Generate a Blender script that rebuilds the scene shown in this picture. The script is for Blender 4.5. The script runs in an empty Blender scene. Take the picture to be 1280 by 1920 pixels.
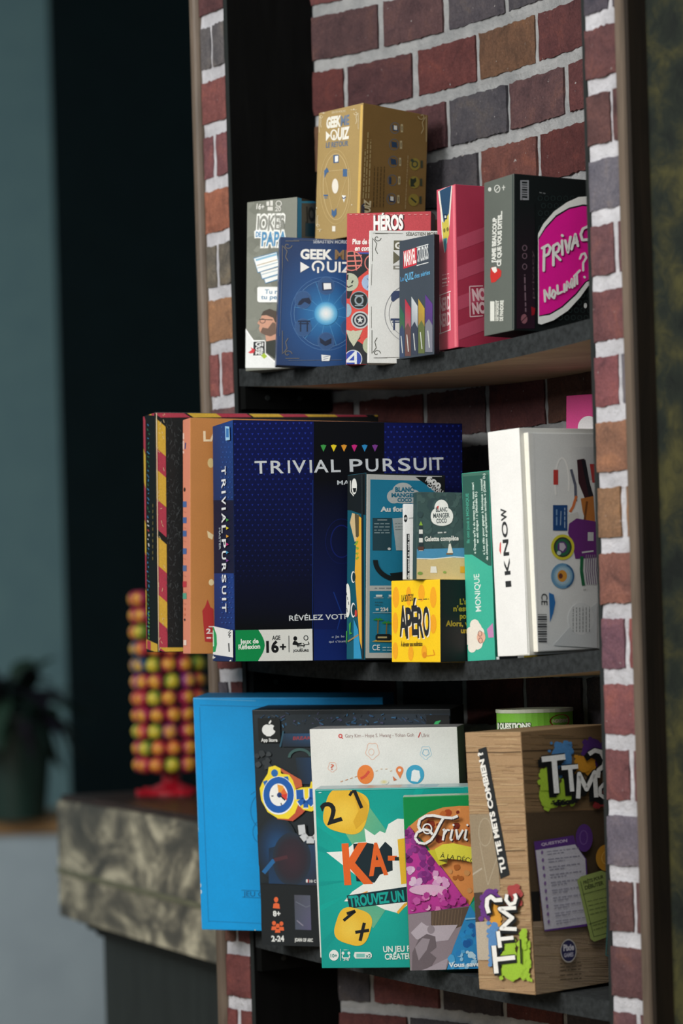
import bpy, bmesh, math, random
from mathutils import Vector, Matrix
from mathutils.geometry import tessellate_polygon
sc = bpy.context.scene
COL = sc.collection
def lin(v): return v/12.92 if v <= .04045 else ((v+.055)/1.055)**2.4
def hx(s):
    s = s.lstrip('#'); return tuple(lin(int(s[i:i+2], 16)/255) for i in (0, 2, 4))
# ---------------------------------------------------------------- camera, world, lights, exposure
H = 1.25                 # height of the lens above the floor
FP, CX, CY, ROLL = 5000.0, 640.0, 1200.0, .0286   # focal length in pixels, principal point, roll
cr, sr = math.cos(ROLL), math.sin(ROLL)
RIGHT, UP, BACK = Vector((cr, 0, -sr)), Vector((sr, 0, cr)), Vector((0, -1, 0))
cam = bpy.data.cameras.new('camera'); camo = bpy.data.objects.new('camera', cam); COL.objects.link(camo)
cam.sensor_fit = 'VERTICAL'; cam.sensor_height = 36; cam.lens = FP/1920*36
cam.shift_y = (CY-960)/1920; cam.clip_end = 60; cam.clip_start = .05
m = Matrix.Identity(4)
for i, v in enumerate((RIGHT, UP, BACK)):
    for k in range(3): m[k][i] = v[k]
m.translation = Vector((0, 0, H)); camo.matrix_world = m
cam.dof.use_dof = True; cam.dof.focus_distance = 2.77; cam.dof.aperture_fstop = 4.2
sc.camera = camo
vs = sc.view_settings
sc.display_settings.display_device = 'sRGB'
vs.view_transform = 'Standard'; vs.look = 'None'; vs.exposure = -0.14; vs.gamma = 1.0; vs.use_curve_mapping = False
w = bpy.data.worlds.new('room_light'); sc.world = w; w.use_nodes = True
w.node_tree.nodes['Background'].inputs[0].default_value = (.55, .75, .80, 1)
w.node_tree.nodes['Background'].inputs[1].default_value = .16
def area(name, loc, target, sx, sy, power, col):
    l = bpy.data.lights.new(name, 'AREA'); l.shape = 'RECTANGLE'; l.size = sx; l.size_y = sy; l.energy = power; l.color = col
    o = bpy.data.objects.new(name, l); COL.objects.link(o); o.location = loc
    o.rotation_euler = (Vector(target)-Vector(loc)).to_track_quat('-Z', 'Y').to_euler(); return o
NICHE = (.05, 2.85, H-.02)
area('window_light', (-1.9, 1.0, H+1.15), NICHE, 1.0, 1.2, 80, (1.0, .97, .93))
area('room_window_light', (.9, -1.2, H+1.2), NICHE, 2.2, 1.6, 14, (.86, .95, 1.0))  # added fill from behind the camera, stands in for room bounce
area('hall_window_light', (-3.2, 5.6, H+.9), (-1.1, 9.0, H-.2), 1.2, 1.2, 85, (.80, .94, 1.0))  # unseen fill added to brighten the far walls, plant and cabinet
area('ceiling_light', (-.2, .9, 2.75), (-.2, 1.2, 0), 1.2, 1.2, 27, (1.0, .95, .88))  # added overhead fill, bounces off the floor onto the shelf undersides

# ---------------------------------------------------------------- helpers
def unproj(x, y, Z):
    xc, yc = (x-CX)/FP*Z, (CY-y)/FP*Z
    p = RIGHT*xc + UP*yc; return Vector((p.x, Z, p.z+H))
def ray(x, y): return RIGHT*((x-CX)/FP) + UP*((CY-y)/FP) - BACK
def proj(p):
    q = Vector((p[0], p[1], p[2]-H)); return (CX+FP*q.dot(RIGHT)/q.y, CY-FP*q.dot(UP)/q.y)
CAMP = Vector((0, 0, H))
def new(name, v, f, mat, cols=None, smooth=False, parent=None, fcols=None):
    me = bpy.data.meshes.new(name); me.from_pydata([tuple(p) for p in v], [], f)
    if cols or fcols:
        at = me.color_attributes.new('Col', 'FLOAT_COLOR', 'CORNER')
        buf = []
        for i, pl in enumerate(me.polygons):
            for li in pl.loop_indices:
                c = fcols[i] if fcols else cols[me.loops[li].vertex_index]
                buf += [c[0], c[1], c[2], 1.0]
        at.data.foreach_set('color', buf)
    if smooth: me.polygons.foreach_set('use_smooth', [True]*len(me.polygons))
    me.materials.append(mat); me.update()
    o = bpy.data.objects.new(name, me); COL.objects.link(o)
    if parent: o.parent = parent
    return o
def tag(o, label, cat, group=None):
    o['label'] = label; o['category'] = cat
    if group: o['group'] = group
    return o
def struct(o): o['kind'] = 'structure'; return o
def empty(name, loc, label, cat, group=None):
    o = bpy.data.objects.new(name, None); COL.objects.link(o); o.location = loc; o.empty_display_size = .05
    return tag(o, label, cat, group)
class NT:
    def __init__(s, name, rough=.5, spec=.35):
        s.m = bpy.data.materials.new(name); s.m.use_nodes = True; s.t = s.m.node_tree; s.b = s.t.nodes['Principled BSDF']
        s.b.inputs['Roughness'].default_value = rough; s.b.inputs['Specular IOR Level'].default_value = spec
    def n(s, typ, **kw):
        x = s.t.nodes.new(typ)
        for k, v in kw.items():
            if k.startswith('i_'): x.inputs[k[2:]].default_value = v
            else: setattr(x, k, v)
        return x
    def l(s, a, b): s.t.links.new(a, b)
    def co(s, scale=(1, 1, 1)):
        a = s.n('ShaderNodeTexCoord'); mp = s.n('ShaderNodeMapping'); mp.inputs['Scale'].default_value = scale
        s.l(a.outputs['Object'], mp.inputs['Vector']); return mp.outputs['Vector']
    def noise(s, vec, scale, detail=4, rough=.6, dist=0):
        x = s.n('ShaderNodeTexNoise'); x.inputs['Scale'].default_value = scale; x.inputs['Detail'].default_value = detail
        x.inputs['Roughness'].default_value = rough; x.inputs['Distortion'].default_value = dist
        s.l(vec, x.inputs['Vector']); return x.outputs['Fac']
    def ramp(s, fac, stops):
        x = s.n('ShaderNodeValToRGB'); e = x.color_ramp.elements
        while len(e) < len(stops): e.new(.5)
        for el, (p, c) in zip(e, stops): el.position = p; el.color = (*c, 1)
        s.l(fac, x.inputs['Fac']); return x.outputs['Color']
    def mul(s, a, b, fac=1.0, mode='MULTIPLY'):
        x = s.n('ShaderNodeMix', data_type='RGBA', blend_type=mode); x.inputs[0].default_value = fac
        for k, v in ((6, a), (7, b)):
            if hasattr(v, 'is_linked'): s.l(v, x.inputs[k])
            else: x.inputs[k].default_value = (*v, 1)
        return x.outputs[2], x
    def base(s, c):
        if hasattr(c, 'is_linked'): s.l(c, s.b.inputs['Base Color'])
        else: s.b.inputs['Base Color'].default_value = (*c, 1)
    def bump(s, fac, dist, strength=1):
        x = s.n('ShaderNodeBump'); x.inputs['Distance'].default_value = dist; x.inputs['Strength'].default_value = strength
        s.l(fac, x.inputs['Height']); s.l(x.outputs['Normal'], s.b.inputs['Normal'])
    def attr(s, name='Col'):
        x = s.n('ShaderNodeAttribute'); x.attribute_name = name; return x.outputs['Color']
def print_mat(name, rough, spec=.35, grain=.06, coat=0):
    k = NT(name, rough, spec); v = k.co()
    g = k.ramp(k.noise(v, 900, 2), [(.25, (1-grain,)*3), (.75, (1+grain,)*3)])
    d = k.ramp(k.noise(v, 26, 5), [(.3, (.95, .95, .95)), (.7, (1.03, 1.03, 1.03))])
    c, _ = k.mul(k.attr(), g); c, _ = k.mul(c, d); k.base(c)
    k.bump(k.noise(v, 500, 2), .00012, .5); k.b.inputs['Coat Weight'].default_value = coat; k.b.inputs['Coat Roughness'].default_value = .3
    return k.m
M_CARD = print_mat('printed_card', .5); M_GLOSS = print_mat('glossy_printed_card', .34, .45, .05)
M_MATT = print_mat('matt_printed_card', .6, .14)
M_KRAFT = print_mat('worn_printed_card', .65, .25, .14)
def wood(name, c1, c2, rough=.5, scale=(60, 60, 6), spec=.3):
    k = NT(name, rough, spec); f = k.noise(k.co(scale), 1.0, 6, .65, .6)
    k.base(k.ramp(f, [(.3, c1), (.7, c2)])); k.bump(f, .0006, .6); return k.m
M_BLACK = wood('black_stained_board', hx('#060707'), hx('#0d0e0e'), .7, spec=.1)
M_EDGE = wood('grey_edge_of_board', hx('#161a1a'), hx('#232828'), .7)
M_TRIM = wood('brown_trim_wood', hx('#54493f'), hx('#75675a'), .5)
M_TRIM_SHADE = wood('shaded_trim_wood', hx('#18130e'), hx('#2a2119'), .6)
def simple(name, c1, c2, scale=40, rough=.6, bump=.0003, spec=.3):
    k = NT(name, rough, spec); f = k.noise(k.co(), scale, 5)
    k.base(k.ramp(f, [(.3, c1), (.7, c2)])); k.bump(f, bump, .6); return k.m
# ---------------------------------------------------------------- setting
L = Vector((-.1126, 3.041)); R = Vector((.2475, 2.520))
A = (R-L).normalized(); N = Vector((-A.y, A.x))     # along the wall to the right; into the wall
def prism(name, pts, z0, z1, mat, **kw):
    n = len(pts); a = sum(pts[i][0]*pts[(i+1) % n][1]-pts[(i+1) % n][0]*pts[i][1] for i in range(n))
    if a < 0: pts = pts[::-1]
    v = [(p[0], p[1], z0) for p in pts] + [(p[0], p[1], z1) for p in pts]
    f = [list(range(n))[::-1], list(range(n, 2*n))] + [[i, (i+1) % n, n+(i+1) % n, n+i] for i in range(n)]
    return new(name, v, f, mat, **kw)
ZT = 2.25
def mortar(name, a, b):
    k = NT(name, .85, .2); v = k.co(); f = k.noise(v, 120, 6, .7)
    k.base(k.ramp(k.noise(v, 30, 5), [(.3, hx(a)), (.7, hx(b))])); k.bump(f, .004, 1.0); return k.m
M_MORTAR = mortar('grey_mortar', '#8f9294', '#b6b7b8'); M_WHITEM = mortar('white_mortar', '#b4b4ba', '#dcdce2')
def brick_mat():
    k = NT('fired_brick', .75, .25); v = k.co()
    mott = k.ramp(k.noise(v, 28, 6, .7, .8), [(.26, (.42, .46, .52)), (.42, (.8, .8, .82)), (.55, (1.02, 1, .98)), (.74, (1.45, 1.3, 1.05))])
    c, _ = k.mul(k.attr(), mott)
    fine = k.ramp(k.noise(v, 420, 3), [(.3, (.78, .78, .78)), (.7, (1.16, 1.16, 1.16))]); c, _ = k.mul(c, fine)
    sp = k.ramp(k.noise(v, 190, 3, .6), [(.715, (0, 0, 0)), (.75, (1, 1, 1))])
    out, mx = k.mul(c, hx('#a8a4a2'), 1, 'MIX'); k.l(sp, mx.inputs[0]); k.base(out)
    k.bump(k.noise(v, 160, 6, .7), .0022, 1.0); return k.m
M_BRICK = brick_mat()
PAL = ['#6b3e3c', '#643a39', '#704842', '#5c3d40', '#504e54', '#5f5a61', '#765845', '#683b3a', '#66483f', '#4b464c', '#6c4344', '#5e4648']
PAL = [hx(p) for p in PAL]
def bricks(name, fn, s0, s1, z0, z1, zref, course, blen, sref, mh, mv, seed, relief=.004, half=.5, mm=None, gain=1.0, rowcol=None):
    """one wall of bricks standing proud of a rough mortar bed; fn(s, e) is the plan of the wall"""
    rnd = random.Random(seed); V, F, C = [], [], []
    ns = max(2, int((s1-s0)/.012)); nz = int((z1-z0)/.012); b = len(V)
    for j in range(nz+1):
        for i in range(ns+1):
            p = fn(s0+(s1-s0)*i/ns, rnd.uniform(-.0008, .0012)); V.append((p[0], p[1], z0+(z1-z0)*j/nz))
    for j in range(nz):
        for i in range(ns):
            a = b+j*(ns+1)+i; F.append((a, a+1, a+ns+2, a+ns+1)); C.append((0, 0, 0))
    nm = len(F)
    r0 = int(math.floor((z0-zref)/course))-1; r1 = int(math.ceil((z1-zref)/course))+1
    for r in range(r0, r1):
        za, zb = zref+r*course+mh/2, zref+(r+1)*course-mh/2
        off = sref + (half*blen if r % 2 else 0); k0 = int(math.floor((s0-off)/blen))-1
        for k in range(k0, int(math.ceil((s1-off)/blen))+1):
            j1, j2 = rnd.uniform(-.002, .002), rnd.uniform(-.0015, .0015)
            sa, sb = off+k*blen+mv/2+j1, off+(k+1)*blen-mv/2+j2
            col = rnd.choice(PAL); g = gain*rnd.uniform(.8, 1.15); col = tuple(x*g for x in col)
            if rowcol and r in rowcol:
                c_ = rowcol[r]; col = tuple(x*1.1+.006 for x in hx(c_[0] if (sa+sb)/2 < (s0+s1)/2+.006 else c_[-1]))
            bow = rnd.uniform(-.001, .001)
            if sb <= s0 or sa >= s1 or zb <= z0 or za >= z1: continue
            ca, cb = sa < s0, sb > s1
            sa, sb, zza, zzb = max(sa, s0), min(sb, s1), max(za, z0), min(zb, z1)
            if sb-sa < .002 or zzb-zza < .004: continue
            ni = max(2, int((sb-sa)/.004)); nj = 6; b = len(V); g2 = (ni+1)
            ph = [rnd.uniform(0, 6.28) for _ in range(4)]
            def jag(t, q): return .0005*math.sin(t*190+ph[q]) + .0003*math.sin(t*770+ph[q]*2) + rnd.uniform(-.0008, .0008)
            et = [jag(sa+(sb-sa)*i/ni, 0) for i in range(ni+1)]; eb = [jag(sa+(sb-sa)*i/ni, 1) for i in range(ni+1)]
            el = [0 if ca else .6*jag(j*.01, 2) for j in range(nj+1)]; er = [0 if cb else .6*jag(j*.01, 3) for j in range(nj+1)]
            for j in range(nj+1):
                for i in range(ni+1):
                    u, q = i/ni, j/nj
                    s = sa+(sb-sa)*u + el[j]*(1-u) + er[j]*u
                    z = zza+(zzb-zza)*q + eb[i]*(1-q) + et[i]*q
                    e = relief + bow + rnd.uniform(-.0004, .0004) - (.0012 if i in (0, ni) or j in (0, nj) else 0)
                    p = fn(min(max(s, s0), s1), e); V.append((p[0], p[1], min(max(z, z0), z1)))
            for j in range(nj):
                for i in range(ni):
                    a = b+j*g2+i; F.append((a, a+1, a+g2+1, a+g2)); C.append(col)
            ring = [(i, 0) for i in range(ni)]+[(ni, j) for j in range(nj)]+[(i, nj) for i in range(ni, 0, -1)]+[(0, j) for j in range(nj, 0, -1)]
            base = len(V)
            for (i, j) in ring:
                u, q = i/ni, j/nj
                p = fn(min(max(sa+(sb-sa)*u, s0), s1), -.001); V.append((p[0], p[1], min(max(zza+(zzb-zza)*q, z0), z1)))
            n = len(ring)
            for t in range(n):
                i, j = ring[t]; i2, j2 = ring[(t+1) % n]
                F.append((b+j*g2+i, base+t, base+(t+1) % n, b+j2*g2+i2)); C.append(tuple(x*.9 for x in col))
    o = new(name, V, F, mm or M_MORTAR, fcols=C); o.data.materials.append(M_BRICK)
    o.data.polygons.foreach_set('material_index', [0]*nm+[1]*(len(F)-nm)); o.data.update()
    return o
# back of the niche: a hollow curve
BX, BZ = -.0172, 3.10
def curve(X): d = X-BX; return BZ-.55*d-2.107*d*d
TAB = [(BX, curve(BX), 0.0)]
for i in range(1, 201):
    X = BX+.38*i/200; Z = curve(X); a = TAB[-1]; TAB.append((X, Z, a[2]+math.hypot(X-a[0], Z-a[1])))
def back(s, e):
    i = min(max(int(s/TAB[-1][2]*200), 0), 199)
    while i < 199 and TAB[i+1][2] < s: i += 1
    while i > 0 and TAB[i][2] > s: i -= 1
    a, b = TAB[i], TAB[i+1]; t = (s-a[2])/(b[2]-a[2]); dx, dz = b[0]-a[0], b[1]-a[1]; n = math.hypot(dx, dz)
    return (a[0]+dx*t+dz/n*e, a[1]+dz*t-dx/n*e)
def s_of(px, y):
    t = (px+(CY-y)*ROLL-CX)/FP
    return min(TAB, key=lambda a: abs(a[0]-t*a[1]))
BS = TAB[-1][2]
q = s_of(823, 75); zA = unproj(823, 75, q[1]).z
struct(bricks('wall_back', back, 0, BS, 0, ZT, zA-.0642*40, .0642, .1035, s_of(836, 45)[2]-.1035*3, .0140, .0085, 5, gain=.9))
def front(s, e): p = L + A*s - N*e; return (p.x, p.y)
W = (R-L).length
zl = unproj(398, 35, 3.06).z; zr = unproj(1128, 35, 2.50).z
LW, RW = .051, .0525
RROW = dict(zip(range(38, 21, -1), [(c,) if isinstance(c, str) else c for c in ('#4a4650', '#5e3d3e', '#5c3f3e', '#66646e', '#66464a', '#6a4446', ('#7a4a4e', '#6a6872'), '#8a6450', '#8a6a50', '#84594e', ('#6c4c58', '#8a5050'), '#7a4c4e', '#6e4648', '#6a6470', '#5e4444', '#5c4042', '#64464a')]))
LROW = dict(zip(range(38, 30, -1), [('#5a3a3c',), ('#5f5c5e',), ('#7a4a48',), ('#744a4e',), ('#96604c', '#565860'), ('#6a645a',), ('#967054', '#6a4c58'), ('#84504e',)]))
o1 = bricks('wall_left', front, -LW, 0, 0, ZT, zl-.0628*38, .0628, .104, -.028-.104*.5, .0155, .0072, 11, .0035, mm=M_WHITEM, gain=1.35, rowcol=LROW)
struct(o1)
struct(bricks('wall_right', front, W, W+RW, 0, ZT, zr-.0617*38, .0617, .104, W+.036, .0150, .0072, 23, .0035, mm=M_WHITEM, gain=1.3, rowcol=RROW))
def off(p, a, n): return p + A*a + N*n
BL = Vector((BX, BZ))
EL, ER = off(L, -LW, 0), off(R, RW, 0)
# solid behind the bricks, boards lining the opening
struct(prism('wall_left_core', [off(L, -LW, .0015), off(L, .0, .0015), off(L, .0, .02), off(L, -LW, .02)], 0, ZT, M_BLACK))
lin_in = (BL-L).normalized(); ln = Vector((-lin_in.y, lin_in.x))
struct(prism('trim_1', [L-N*.0015, L-N*.0015+A*.0078, L+N*.012+A*.0078, BL+Vector((.004, -.004)), BL+ln*.012, L+N*.012], 0, ZT, M_BLACK))
struct(prism('trim_2', [L-N*.0021+A*.0002, L-N*.0021+A*.0076, L-N*.0016+A*.0076, L-N*.0016+A*.0002], 0, ZT, M_EDGE))
BRc = Vector(back(BS, 0))
struct(prism('trim_3', [R-N*.001-A*.0055, R-N*.001, R+N*.14, BRc, R+N*.14-A*.0055], 0, ZT, M_EDGE))
struct(prism('wall_right_core', [off(R, 0, .0015), off(R, RW, .0015), off(R, RW, .02), off(R, 0, .02)], 0, ZT, M_BLACK))
# rounded brown trim at the outer ends
def halfround(c, r, n0, k=9):
    return [c + A*(-math.cos(math.pi*i/(k-1))*r) - N*(math.sin(math.pi*i/(k-1))*r*.9) for i in range(k)] + [c+A*r+N*n0, c-A*r+N*n0]
struct(prism('trim_4', halfround(off(L, -LW-.0095, 0), .0092, .03), 0, ZT, M_TRIM))
P0 = off(R, RW, 0)
struct(prism('trim_5', [off(R, RW, -.010), off(R, RW+.004, -.013), off(R, RW+.013, -.013), off(R, RW+.0145, -.010), off(R, RW+.0145, .06), off(R, RW, .06)], 0, ZT, M_TRIM))
struct(prism('trim_6', [off(R, RW+.0146, -.011), off(R, RW+.020, -.011), off(R, RW+.020, .06), off(R, RW+.0146, .06)], 0, ZT, M_TRIM_SHADE))  # dark slab: shade on the post's right side put into its colour
# patterned wallpaper beyond the post
k = NT('green_damask_wallpaper', .7, .2); v = k.co((1, 1, 1))
n1 = k.noise(v, 9, 5, .6, 1.6); n2 = k.noise(v, 46, 4, .7, 1.5)
wv = k.n('ShaderNodeTexVoronoi'); wv.inputs['Scale'].default_value = 24; k.l(v, wv.inputs['Vector'])
mm, mx = k.mul(n1, n2, .5, 'MIX'); mm2, mx2 = k.mul(mm, wv.outputs['Distance'], .3, 'MIX')
k.base(k.ramp(mm2, [(.36, hx('#141917')), (.46, hx('#1e241e')), (.54, hx('#2f3020')), (.64, hx('#444226'))])); k.bump(n2, .0008)
struct(prism('wall_wallpaper', [off(R, RW+.0202, .0105), off(R, RW+.9, .0105), off(R, RW+.9, .10), off(R, RW+.0202, .10)], 0, ZT, k.m))
# floor, far walls
M_FLOOR = wood('pale_bounce_floor', hx('#9a8872'), hx('#b8a68c'), .5, (3, 40, 40))  # unseen floor, coloured pale to bounce light up under the shelves
struct(new('floor', [(-6, -3, 0), (4, -3, 0), (4, 12, 0), (-6, 12, 0)], [(0, 1, 2, 3)], M_FLOOR))
M_TEAL = simple('grey_green_paint', hx('#6c878b'), hx('#748f90'), 8, .8)
M_DARK = simple('near_black_paint', hx('#0a1416'), hx('#0c1719'), 8, .9, spec=.1)
struct(prism('wall_far', [(-6, 11.0), (3, 11.0), (3, 11.1), (-6, 11.1)], 0, 5, M_TEAL))
def XA(px, Z): return (px-CX)/FP*Z
struct(prism('wall_dark', [(XA(124, 9.5), 9.5), (2.5, 9.5), (2.5, 9.65), (XA(124, 9.5), 9.65)], 0, 5, M_DARK))
# ---------------------------------------------------------------- shelves
M_SHELF = simple('dark_grey_shelf_board', hx('#1c1f20'), hx('#34383a'), 160, .8, .0008, .2)
M_UNDER = wood('bare_brown_underside', hx('#a08a72'), hx('#bfa78a'), .7, (8, 40, 40))
def shelf(label, zl, zm, zr, th=.0195):
    """sagging board with its front edge on the wall line, shaped to the hollow back wall"""
    s0, s1 = .009, W-.0065
    o = empty('wall_shelf', (off(L, (s0+s1)/2, 0).x, off(L, (s0+s1)/2, 0).y, H+zm-th), label, 'shelf', 'wall shelves in the brick niche')
    org = Vector(o.location); n = 32; Vv, F, mi = [], [], []
    def zz(t): return H + zl*(1-t)*(1-2*t) + zm*4*t*(1-t) + zr*t*(2*t-1)
    for i in range(n+1):
        t = i/n; f = off(L, s0+(s1-s0)*t, 0)
        # depth until the back wall
        d = .01
        while d < .2:
            p = f+N*d
            if p.x < BX+.004:
                if p.y > 3.041+(p.x+.1126)*.618-.012: break
            elif p.y > curve(p.x)-.007: break
            d += .001
        bk = f+N*d
        for (p, z) in ((f, zz(t)), (bk, zz(t)), (bk, zz(t)-th), (f, zz(t)-th)):
            Vv.append(Vector((p.x, p.y, z))-org)
    for i in range(n):
        a = 4*i; b = a+4
        F += [(a, b, b+1, a+1), (a+1, b+1, b+2, a+2), (a+3, a+2, b+2, b+3), (a, a+3, b+3, b)]; mi += [0, 0, 1, 0]
    F += [(0, 1, 2, 3), (4*n, 4*n+3, 4*n+2, 4*n+1)]; mi += [0, 0]
    bd = new('board', Vv, F, M_SHELF, parent=o); bd.data.materials.append(M_UNDER)
    bd.data.polygons.foreach_set('material_index', mi)
    z = zz(0)-th-.001
    for (p, d1, ln_, zt, wd) in ((off(L, .0082, .001), lin_in, .115, zz(0)-th-.0007, .011), (off(R, -.0060, .02), N, .10, zz(1)-th-.0007, -.010)):
        nn = Vector((d1.y, -d1.x)) if wd > 0 else Vector((-d1.y, d1.x))
        if wd > 0: p = p+nn*.0005
        else: p = p+nn*.0005
        aw = abs(wd); pts = [p, p+d1*ln_, p+d1*ln_+nn*aw, p+nn*aw]
        c = prism('bracket', [(a.x-org.x, a.y-org.y) for a in pts], zt-.026-org.z, zt-org.z, M_EDGE if wd < 0 else M_BLACK, parent=o)
        if wd > 0:
            for fr in (.25, .62):
                q = p+d1*ln_*fr+nn*(aw+.0003); vv, ff = [], []
                for kk in range(10):
                    an = kk*math.tau/10; e = d1*(math.cos(an)*.003); vv.append((q.x+e.x-org.x, q.y+e.y-org.y, zt-.013+math.sin(an)*.003-org.z))
                vv2 = [(x+nn.x*.0012, y+nn.y*.0012, z_) for x, y, z_ in vv]
                new('screw', vv+vv2, [list(range(10, 20))]+[[i, (i+1) % 10, 10+(i+1) % 10, 10+i] for i in range(10)], M_EDGE, parent=c)
    return o
SH = {1: (.3115, .2915, .2975), 2: (-.0125, -.0255, -.0165), 3: (-.327, -.342, -.349)}
shelf('top dark shelf carrying the small quiz card boxes', *SH[1])
shelf('middle dark shelf carrying the large dark blue box', *SH[2])
shelf('bottom dark shelf carrying the bright blue box and teal box', *SH[3])
# ---------------------------------------------------------------- printed boxes
_tc = {}
def glyphs(s, bold):
    k = (s, round(bold, 4))
    if k not in _tc:
        cu = bpy.data.curves.new('t', 'FONT'); cu.body = s; cu.offset = bold; cu.resolution_u = 3; cu.size = 1
        ob = bpy.data.objects.new('t', cu); COL.objects.link(ob)
        me = bpy.data.meshes.new_from_object(ob.evaluated_get(bpy.context.evaluated_depsgraph_get()))
        me.calc_loop_triangles(); v = [(p.co.x, p.co.y) for p in me.vertices]; t = [tuple(x.vertices) for x in me.loop_triangles]
        bpy.data.objects.remove(ob); bpy.data.curves.remove(cu); bpy.data.meshes.remove(me)
        _tc[k] = (v, t, min(p[0] for p in v), max(p[0] for p in v))
    return _tc[k]
CAP = None
class Box:
    def __init__(s, name, top, bot, Z, psi, right=None, left=None, wd=None, dp=None, pitch=0, cols=None, base='#888888', lift=0):
        s.name = name; psi = math.radians(psi); pitch = math.radians(pitch)
        B = unproj(bot[0], bot[1], Z); h0 = (bot[1]-top[1])/FP*Z
        T = unproj(top[0], top[1], Z-math.tan(pitch)*h0)
        u = (T-B); h = u.length; u.normalize()
        f = Vector((math.cos(psi), math.sin(psi), 0)); f = (f-u*f.dot(u)).normalized(); d = u.cross(f)
        B = B+Vector((0, 0, lift))
        def solve(px, org, dr):
            lo, hi = .001, .5; o = org+u*h*.5; sg = proj(o+dr*.02)[0] > proj(o)[0]
            for _ in range(40):
                mid = (lo+hi)/2
                if (proj(o+dr*mid)[0] < px) == sg: lo = mid
                else: hi = mid
            return lo
        s.w = wd or solve(right, B, f); s.d = dp or solve(left, B, d); s.h = h
        o = B+f*s.w/2+d*s.d/2; M = Matrix.Identity(4)
        for i, v in enumerate((f, d, u)):
            for k in range(3): M[k][i] = v[k]
        M.translation = o; s.M = M; s.Mi = M.inverted()
        w2, d2 = s.w/2, s.d/2
        X, Y, Zv = Vector((1, 0, 0)), Vector((0, 1, 0)), Vector((0, 0, 1))
        s.F = Face(s, Vector((-w2, -d2, 0)), X, Zv, -Y, s.w, h)
        s.L = Face(s, Vector((-w2, d2, 0)), -Y, Zv, -X, s.d, h)
        s.R = Face(s, Vector((w2, -d2, 0)), Y, Zv, X, s.d, h)
        s.T = Face(s, Vector((-w2, -d2, h)), X, Y, Zv, s.w, s.d)
        s.V, s.Fc, s.C = [], [], []
        s.base = base; s.cols = cols or {}
        s.body()
    def body(s, bev=.0009):
        bm = bmesh.new(); bmesh.ops.create_cube(bm, size=1)
        for v in bm.verts: v.co = Vector((v.co.x*s.w, v.co.y*s.d, (v.co.z+.5)*s.h))
        bmesh.ops.bevel(bm, geom=list(bm.edges), offset=bev, segments=2, affect='EDGES', profile=.6)
        bm.verts.index_update(); s.V = [v.co.copy() for v in bm.verts]
        for f in bm.faces:
            n = f.normal; a = max(range(3), key=lambda i: abs(n[i]))
            key = ('L', 'F', 'B')[a] if n[a] < 0 else ('R', 'K', 'T')[a]
            s.Fc.append([v.index for v in f.verts]); s.C.append([hx(s.cols.get(key, s.base))]*len(f.verts))
        bm.free()
    def done(s, label, mat=None, cat='game box', group=None, parent=None):
        me = bpy.data.meshes.new(s.name); me.from_pydata([tuple(p) for p in s.V], [], s.Fc)
        at = me.color_attributes.new('Col', 'FLOAT_COLOR', 'CORNER'); buf = []
        for c in s.C:
            for q in c: buf += [q[0], q[1], q[2], 1.0]
        at.data.foreach_set('color', buf); me.materials.append(mat or M_CARD); me.update()
        o = bpy.data.objects.new(s.name, me); COL.objects.link(o)
        if parent: o.parent = parent
        else: o.matrix_world = s.M; tag(o, label, cat, group)
        s.o = o; return o
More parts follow.
